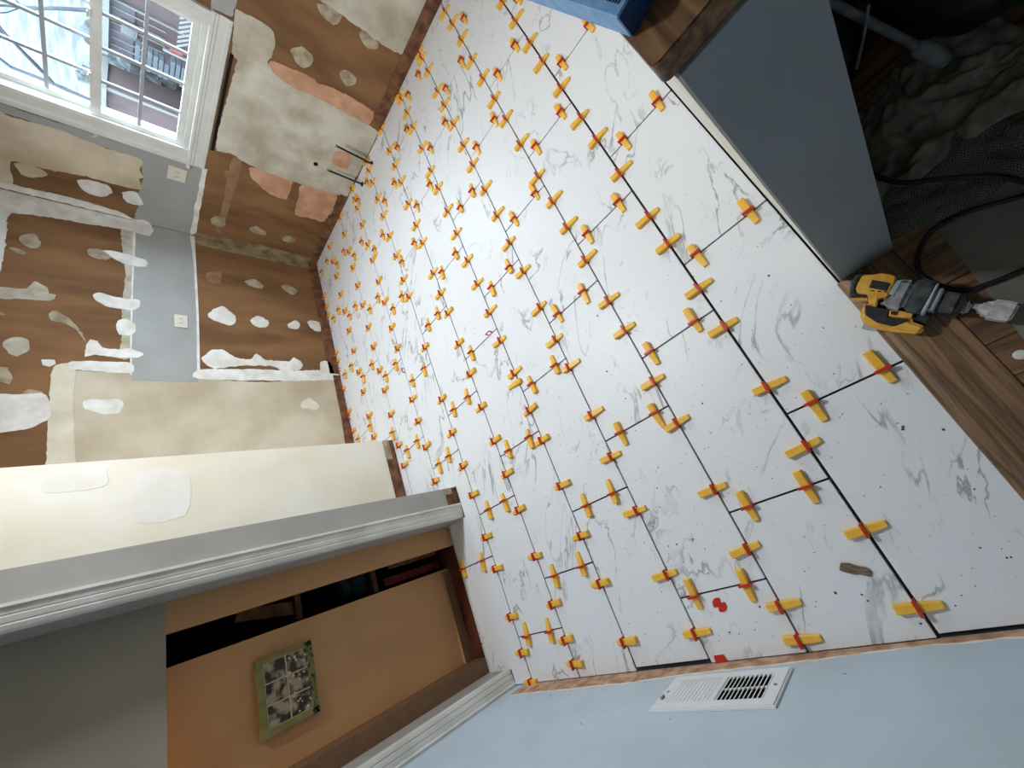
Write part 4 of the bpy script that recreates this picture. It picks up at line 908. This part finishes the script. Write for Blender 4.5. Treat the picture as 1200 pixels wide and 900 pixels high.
for n, z, pts in DRILL_PARTS:
    o = MB().prism([(a + 0.85, b + 0.37) for a, b in pts], DZ0[n] - 0.0225, z - 0.0225, XY).build(n, M[DM[n]], None, DB.get(n, 0.0012), seg=3 if DB.get(n, 0) > 0.004 else 1)
    dparts[n] = o
sub = dict(vent_label='motor_housing', rating_sticker='gear_case', battery_pad='battery', battery_latch='battery', battery_slot='battery', chuck_band='chuck_sleeve', chuck_tip='chuck_sleeve')
for n, o in dparts.items():
    o.parent = dparts[sub[n]] if n in sub else drill
# cooling slots on the motor housing
for i in range(3):
    q = put('cooling_slot', box(-0.0035, 0.0035, -0.0012, 0.0012, 0.0765, 0.0782).mesh('cooling_slot', M['dark']), dparts['motor_housing'], (0.85 - 0.7905 - i * 0.0095, 0.37 - 0.3415 - i * 0.0088, 0))
    q.rotation_euler = (0, 0, 0.72)

# ---------------------------------------------------------------- dining side clutter
def cloth(name, quad, zmax, mt, label, cat, seed, n=46, folds=9.0):
    a, b, c_, d = (Vector(p) for p in quad)
    mb = MB()
    vs, fs = [], []
    for i in range(n + 1):
        for j in range(n + 1):
            u, v = i / n, j / n
            p = a.lerp(b, u).lerp(d.lerp(c_, u), v)
            w = Vector((p.x * folds, p.y * folds, seed))
            h = abs(noise.noise(w)) * 1.1 + abs(noise.noise(w * 2.3 + Vector((4, 1, 0)))) * 0.6 + 0.25 * noise.noise(w * 5)
            ed = min(u, v, 1 - u, 1 - v)
            h = max(0.02, h) * min(1, ed * 6 + 0.15)
            p = p + Vector((noise.noise(w * 0.8 + Vector((7, 0, 0))), noise.noise(w * 0.8 + Vector((0, 7, 0))), 0)) * 0.05
            vs.append((p.x, p.y, 0.024 + h * zmax))
    for i in range(n):
        for j in range(n):
            k = i * (n + 1) + j
            fs.append((k, k + n + 1, k + n + 2, k + 1))
    mb.add(vs, fs)
    o = mb.build(name, mt, smooth=True)
    sm = o.modifiers.new('thickness', 'SOLIDIFY'); sm.thickness = 0.003
    return tag(o, label, cat)
sheet = MB().prism([p[:2] for p in SHEET], 0.0200, 0.0216, XY).build('floor_paper', M['sheet'])
tag(sheet, 'flat grey protective paper covering the oak floor', 'floor paper')
pad = cloth('rug_pad', [(-0.69, -0.44, 0), (-0.72, -0.60, 0), (-0.69, -1.0, 0), (-0.50, -0.50, 0)], 0.03, M['pad'], 'grey woven non slip rug pad crumpled on the floor paper', 'rug pad', 5.0, 40, 7)
tarp = cloth('drop_cloth', [(-0.585, -0.475, 0), (-0.62, -0.84, 0), (-0.30, -0.86, 0), (-0.29, -0.47, 0)], 0.085, M['canvas'], 'bunched beige canvas drop cloth behind the half wall', 'drop cloth', 2.0, 60, 8)
tarp2 = cloth('drop_cloth', [(-0.72, -0.90, 0), (-0.76, -1.30, 0), (-0.40, -1.32, 0), (-0.36, -0.88, 0)], 0.20, M['canvas'], 'dark heap of canvas cloth at the far corner of dining floor', 'drop cloth', 9.0, 50, 6)
def bag(name, c, r, label, seed):
    me = bpy.data.meshes.new(name)
    bm = bmesh.new()
    bmesh.ops.create_icosphere(bm, subdivisions=4, radius=1)
    for v in bm.verts:
        d = 1 + 0.25 * noise.noise(v.co * 1.7 + Vector((seed, 0, 0))) + 0.12 * abs(noise.noise(v.co * 5 + Vector((0, seed, 0))))
        v.co = Vector((v.co.x * r[0], v.co.y * r[1], max(v.co.z, -0.75) * r[2])) * d
    for f in bm.faces: f.smooth = True
    bm.to_mesh(me); bm.free(); me.materials.append(M['bag'])
    o = put(name, me, None, (c[0], c[1], 0.024 + r[2] * 0.85))
    return tag(o, label, 'bag', 'black bags on the dining floor')
bag('bin_bag', (-0.09, -0.595, 0), (0.19, 0.105, 0.12), 'black plastic bag lying right behind the half wall under the pole', 1)
bag('bin_bag', (-0.17, -0.87, 0), (0.25, 0.175, 0.16), 'larger black plastic bag further from the half wall', 5)
pa, pb = Vector(POLE[0]), Vector(POLE[1])
pd = (pb - pa).normalized()
pl = empty('extension_pole', pb)
tag(pl, 'dusty grey extension pole resting over the black bags', 'pole')
put('shaft', MB().tube([pa - pb - pd * 0.02, pa - pb, -pd * 0.03], 0.009, 12).mesh('shaft', M['pole'], smooth=True), pl)
put('grip_end', MB().tube([-pd * 0.075, -pd * 0.06, -pd * 0.01, pd * 0.01], [0.011, 0.017, 0.018, 0.012], 12).mesh('grip_end', M['pole'], smooth=True), pl)
st = MB().tube([(-0.36, -0.576, 0.27), (-0.34, -0.605, 0.315), (-0.321, -0.63, 0.37)], 0.0035, 8).build('thin_rod', M['pole'])
tag(st, 'thin grey rod resting on the black bag beside the pole', 'rod')
def spline(name, pts, r, mt, label, cat):
    P = [Vector(p) for p in pts]
    out = []
    for i in range(len(P) - 1):
        p0, p1, p2, p3 = P[max(i - 1, 0)], P[i], P[i + 1], P[min(i + 2, len(P) - 1)]
        for s in range(8):
            t = s / 8
            out.append(0.5 * ((2 * p1) + (p2 - p0) * t + (2 * p0 - 5 * p1 + 4 * p2 - p3) * t * t + (3 * p1 - p0 - 3 * p2 + p3) * t ** 3))
    out.append(P[-1])
    return tag(MB().tube(out, r, 8).build(name, mt, smooth=True), label, cat)
spline('power_cord', CORD, 0.0055, M['cord'], 'black cord looping over the oak floor behind the hammer drill', 'cord')
spline('power_cord', CORD2, 0.0065, M['cord'], 'thick black cord lying across the woven rug pad', 'cord')
ctr = MB().tube([(-1.062, -0.462, 0.0206), (-1.062, -0.462, 0.030), (-1.062, -0.462, 0.031)], [0.011, 0.011, 0.008], 16).build('bottle_cap', M['white_paint'])
tag(ctr, 'white cap lying on the oak floor at the photo edge', 'cap')

# ---------------------------------------------------------------- picture and storage behind the doorway
pic = empty('flower_picture', (-1.19, 1.985, 0.90))
tag(pic, 'olive framed picture of six flower filled panes on tan wall', 'picture')
def ppart(mb, name, mt):
    o = mb.build(name, mt)
    o.parent = pic
    o.matrix_parent_inverse = Matrix.Translation(-pic.location)
    return o
PX0, PX1, PZ0, PZ1 = -1.325, -1.055, 0.793, 1.008
ppart(box(PX0, PX1, 1.966, 1.9849, PZ0, PZ1), 'backing', M['green_frame'])
fw = 0.026
ppart(MB().box(PX0, PX1, 1.958, 1.966, PZ1 - fw, PZ1).box(PX0, PX0 + fw * 0.9, 1.958, 1.966, PZ0, PZ1 - fw).box(PX1 - fw * 0.7, PX1, 1.958, 1.966, PZ0, PZ1 - fw).box(PX0, PX1, 1.958, 1.966, PZ0, PZ0 + fw * 0.9), 'frame', M['green_frame'])
ix0, ix1, iz0, iz1 = PX0 + fw * 0.9, PX1 - fw * 0.7, PZ0 + fw * 0.9, PZ1 - fw
for i in range(3):
    for j in range(2):
        a, b = ix0 + (ix1 - ix0) * i / 3, ix0 + (ix1 - ix0) * (i + 1) / 3
        c_, d = iz0 + (iz1 - iz0) * j / 2, iz0 + (iz1 - iz0) * (j + 1) / 2
        ppart(box(a + 0.003, b - 0.003, 1.9635, 1.9658, c_ + 0.003, d - 0.003), 'pane', M['print'])
bars = MB()
for i in range(4):
    x = ix0 + (ix1 - ix0) * i / 3
    bars.box(x - 0.0022, x + 0.0022, 1.961, 1.9655, iz0, iz1)
for j in range(3):
    z = iz0 + (iz1 - iz0) * j / 2
    bars.box(ix0, ix1, 1.9612, 1.9655, z - 0.0022, z + 0.0022)
ppart(bars, 'mullions', M['cream_bar'])
fl_, lf = MB(), MB()
rf = random.Random(4)
for _ in range(26):
    x, z = rf.uniform(ix0, ix1), rf.uniform(iz0, iz0 + (iz1 - iz0) * 0.5)
    r = rf.uniform(0.003, 0.0065)
    fl_.prism([(x + r * math.cos(a), z + r * math.sin(a)) for a in [k * math.pi / 4 for k in range(8)]], 1.9622, 1.9638, lambda u, v, w: (u, w, v))
for _ in range(60):
    x, z = rf.uniform(PX0, PX1), PZ0 + rf.uniform(0.0, fw * 1.1)
    r = rf.uniform(0.004, 0.008)
    lf.prism([(x - r, z), (x, z + r * 0.5), (x + r, z + r * 0.2), (x, z - r * 0.5)], 1.9555, 1.9585, lambda u, v, w: (u, w, v))
tag(ppart(fl_, 'flowers', M['flower']), kind='stuff'); tag(ppart(lf, 'leaf_border', M['leaf']), kind='stuff')
def lump(name, mb, mt, label, cat, bevel=0.006):
    return tag(mb.build(name, mt, None, bevel), label, cat)
lump('cardboard_box', MB().box(-0.98, -0.83, 2.62, 2.82, 0.80, 1.02), M['cardboard'], 'pale cardboard box stored high in the dark gap', 'box')
lump('storage_shelf', MB().box(-0.95, -0.67, 2.10, 3.0, 0.77, 0.797), M['old_wood'], 'dark shelf inside the store behind the doorway', 'shelf', 0.002)
lump('storage_shelf', MB().box(-0.95, -0.67, 2.10, 3.0, 0.38, 0.405), M['old_wood'], 'lower dark shelf inside the store behind the doorway', 'shelf', 0.002)
lump('wood_plank', MB().box(-0.86, -0.82, 2.06, 2.08, 0.0, 0.32), M['old_wood'], 'short plank standing in the dark gap', 'plank', 0.002)
lump('wood_plank', MB().box(-0.94, -0.90, 2.06, 2.08, 0.0, 0.36), M['maroon'], 'maroon plank standing in the dark gap', 'plank', 0.002)
lump('folded_cloth', MB().box(-0.93, -0.80, 2.14, 2.36, 0.409, 0.50).box(-0.92, -0.81, 2.15, 2.35, 0.50, 0.56), M['teal_cloth'], 'folded dark teal cloth on the lower shelf', 'cloth', 0.015)
lump('wood_offcut', MB().prism([(-0.92, 0.80), (-0.86, 0.80), (-0.82, 1.02), (-0.87, 1.04)], 2.12, 2.16, lambda u, v, w: (u, w, v)), M['old_wood'], 'leaning wood offcut on the upper shelf', 'offcut', 0.002)
lump('folded_cloth', MB().box(-0.94, -0.82, 2.42, 2.62, 0.409, 0.62), M['maroon'], 'stack of maroon cloth on the lower shelf', 'cloth', 0.02)

# ---------------------------------------------------------------- lamps
lamp = empty('ceiling_lamp', (0.40, 1.14, CEIL))
tag(lamp, 'round flush ceiling lamp over the kitchen floor', 'lamp')
put('rim', MB().tube([(0, 0, 0), (0, 0, -0.05)], 0.21, 32).mesh('rim', M['white_paint']), lamp)
put('diffuser', MB().tube([(0, 0, -0.05), (0, 0, -0.058)], [0.19, 0.17], 32).mesh('diffuser', M['lamp_glow']), lamp)
ll = area_light('ceiling_lamp_light', (0, 0, -0.062), (0, 0, 0), 0.24, 0.24, 36, (0.96, 0.985, 1.0), shape='DISK')
ll.parent = lamp
bulb = empty('stair_bulb', (-1.40, 1.943, 1.62))
tag(bulb, 'warm bare bulb behind the grey wall above the opening', 'lamp')
put('glass_bulb', MB().tube([(0, 0, 0), (0, 0, 0.012), (0, 0, 0.03), (0, 0, 0.05), (0, 0, 0.06)], [0.006, 0.016, 0.020, 0.013, 0.009], 12).mesh('glass_bulb', M['bulb'], smooth=True), bulb)
put('socket', MB().tube([(0, 0, 0.06), (0, 0, 0.10)], 0.013, 12).mesh('socket', M['black']), bulb)
put('holder', MB().tube([(0, 0, 0.10), (0, 0.03, 0.13), (0, 0.041, 0.13)], 0.005, 8).mesh('holder', M['black']), bulb)
pl_ = bpy.data.lights.new('stair_bulb_light', 'POINT'); pl_.energy = 3.0; pl_.color = (1.0, 0.60, 0.28); pl_.shadow_soft_size = 0.02
po = put('stair_bulb_light', pl_, bulb, (0, 0, -0.012))

# ---------------------------------------------------------------- outdoors
def out(name, mb, mt, label, cat, parent=None):
    o = mb.build(name, mt, parent)
    return tag(o, label, cat) if not parent else o
g = box(2.6, 40, -20, 40, -1.3, -1.2).build('yard_ground', M['o_ground'])
tag(g, 'pale yard ground outside the window', 'ground', kind='structure')
house = empty('neighbour_house', (9, 4.2, -1.2)); tag(house, 'pink brick house with lilac siding seen through the window', 'house')
def hpart(mb, name, mt):
    o = mb.build(name, mt); o.parent = house; o.matrix_parent_inverse = Matrix.Translation(-house.location); return o
hpart(box(9, 13, 1.0, 5.16, -1.2, 1.70), 'wall', M['o_pink'])
hpart(box(8.97, 9, 4.36, 5.20, 1.40, 1.70), 'siding_panel', M['o_lilac'])
hpart(MB().box(8.8, 13.2, 0.8, 5.20, 1.70, 1.80), 'fascia', M['o_white'])
hpart(MB().prism([(8.8, 1.80), (13.2, 1.80), (11.0, 2.15)], 0.8, 5.20, lambda u, v, w: (u, w, v)), 'roof', M['o_lilac'])
for i in range(6):
    y = 4.46 + i * 0.12
    hpart(box(8.955, 8.97, y, y + 0.018, 1.0, 1.68), 'batten', M['o_white'])
wf = hpart(box(8.93, 8.97, 4.58, 4.80, 1.36, 1.56), 'window_frame', M['o_white'])
for a, b in ((4.60, 4.685), (4.695, 4.78)):
    for c_, d in ((1.38, 1.455), (1.465, 1.54)):
        hpart(box(8.925, 8.93, a, b, c_, d), 'pane', M['o_dark'])
hpart(box(8.95, 9, 4.34, 4.365, 0.6, 1.70), 'corner_trim', M['o_white'])
stack = empty('timber_stack', (8.6, 4.95, -1.2)); tag(stack, 'stack of grey timbers against the pink house outside', 'timber')
rt = random.Random(8)
for i in range(9):
    z = 0.72 + (i % 9) * 0.075
    y = 4.66 + rt.uniform(0, 0.1)
    o = box(8.5, 8.7, y, y + rt.uniform(0.24, 0.36), z, z + 0.055).build('timber', M['o_grey']); o.parent = stack; o.matrix_parent_inverse = Matrix.Translation(-stack.location)
o = box(8.55, 8.72, 4.62, 5.1, -1.2, 0.71).build('plinth', M['o_grey']); o.parent = stack; o.matrix_parent_inverse = Matrix.Translation(-stack.location)
bn = empty('red_banner', (8.3, 4.62, -1.2)); tag(bn, 'red banner on a white post outside the window', 'banner')
for mb, nm, mt in ((box(8.29, 8.31, 4.33, 4.40, 0.80, 0.97), 'cloth', M['o_red']), (box(8.27, 8.32, 4.41, 4.44, -1.2, 1.05), 'post', M['o_white'])):
    o = mb.build(nm, mt); o.parent = bn; o.matrix_parent_inverse = Matrix.Translation(-bn.location)
lat = empty('white_lattice', (7.8, 3.8, -1.2)); tag(lat, 'white lattice panel outside below the window', 'lattice')
for i in range(9):
    o = MB().prism([(3.20 + i * 0.07, 0.60), (3.23 + i * 0.07, 0.60), (3.50 + i * 0.07, 0.92), (3.47 + i * 0.07, 0.92)], 7.80, 7.82, lambda u, v, w: (w, u, v)).build('slat', M['o_white']); o.parent = lat; o.matrix_parent_inverse = Matrix.Translation(-lat.location)
def hedge(name, x, y0, y1, z1, mt, label, seed):
    mb = MB()
    n, k = 40, 40
    vs, fs = [], []
    for i in range(n + 1):
        for j in range(k + 1):
            y = y0 + (y1 - y0) * i / n
            z = -1.2 + (z1 + 1.2) * j / k
            d = noise.noise(Vector((y * 5, z * 5, seed))) * 0.10 + noise.noise(Vector((y * 14, z * 14, seed))) * 0.06
            vs.append((x + d + 0.25 * (j / k) ** 3, y, z + 0.05 * noise.noise(Vector((y * 9, seed, z)))))
    for i in range(n):
        for j in range(k):
            q = i * (k + 1) + j
            fs.append((q, q + k + 1, q + k + 2, q + 1))
    mb.add(vs, fs)
    o = mb.build(name, mt)
    sm = o.modifiers.new('thickness', 'SOLIDIFY'); sm.thickness = 0.5; sm.offset = -1
    return tag(o, label, 'hedge')
hedge('leafless_hedge', 10.2, 5.45, 6.6, 1.85, M['o_bush'], 'bluish leafless hedge between the pink buildings outside', 2.0)
shed = empty('brick_shed', (8.7, 6.6, -1.2)); tag(shed, 'plain pink brick shed left of the hedge outside', 'shed')
for mb, nm, mt in ((box(8.4, 9.2, 5.56, 8.4, -1.2, 1.70), 'wall', M['o_pink']), (box(8.3, 9.3, 5.52, 8.5, 1.70, 1.78), 'eave', M['o_white']), (box(8.36, 8.4, 5.53, 5.57, -1.2, 1.70), 'corner_trim', M['o_white'])):
    o = mb.build(nm, mt); o.parent = shed; o.matrix_parent_inverse = Matrix.Translation(-shed.location)
hill = MB()
n, k = 50, 24
vs, fs = [], []
for i in range(n + 1):
    for j in range(k + 1):
        y = -8 + 40 * i / n
        t = j / k
        vs.append((15 + 14 * t, y, -1.2 + 8.2 * t + 0.9 * noise.noise(Vector((y * 0.25, t * 3, 1))) * t))
for i in range(n):
    for j in range(k):
        q = i * (k + 1) + j
        fs.append((q, q + k + 1, q + k + 2, q + 1))
hill.add(vs, fs)
ho = hill.build('hillside', M['o_hill'], smooth=True); tag(ho, 'wintry hillside rising behind the neighbouring buildings', 'hillside', kind='structure')
def tree(name, x, y, h, seed, label):
    r = random.Random(seed)
    t = empty(name, (x, y, -1.2)); tag(t, label, 'tree', 'bare winter trees outside')
    mb = MB()
    tips = []
    def grow(p, d, L, rad, depth):
        pts = [p]
        for s in range(3):
            d2 = (d + Vector((r.uniform(-.22, .22), r.uniform(-.22, .22), r.uniform(-.05, .15)))).normalized()
            p = p + d2 * L / 3; d = d2; pts.append(p)
        mb.tube(pts, [rad, rad * 0.85, rad * 0.72, rad * 0.6], 5, False)
        if depth > 0:
            for _ in range(3 if depth > 1 else 4):
                nd = (d + Vector((r.uniform(-.8, .8), r.uniform(-.8, .8), r.uniform(-.25, .6)))).normalized()
                grow(pts[r.choice((2, 3))], nd, L * r.uniform(0.55, 0.8), rad * 0.55, depth - 1)
    grow(Vector((0, 0, 0)), Vector((0, 0, 1)), h * 0.45, 0.10, 4)
    put('branches', mb.mesh('branches', M['o_bark']), t)
    return t
tree('bare_tree', 11.5, 7.4, 6.0, 1, 'bare tree filling the upper window beside the shed')
tree('bare_tree', 13.5, 6.2, 6.5, 2, 'bare tree rising behind the leafless hedge')
tree('bare_tree', 13.0, 11.4, 7.0, 3, 'bare tree furthest left through the upper window')
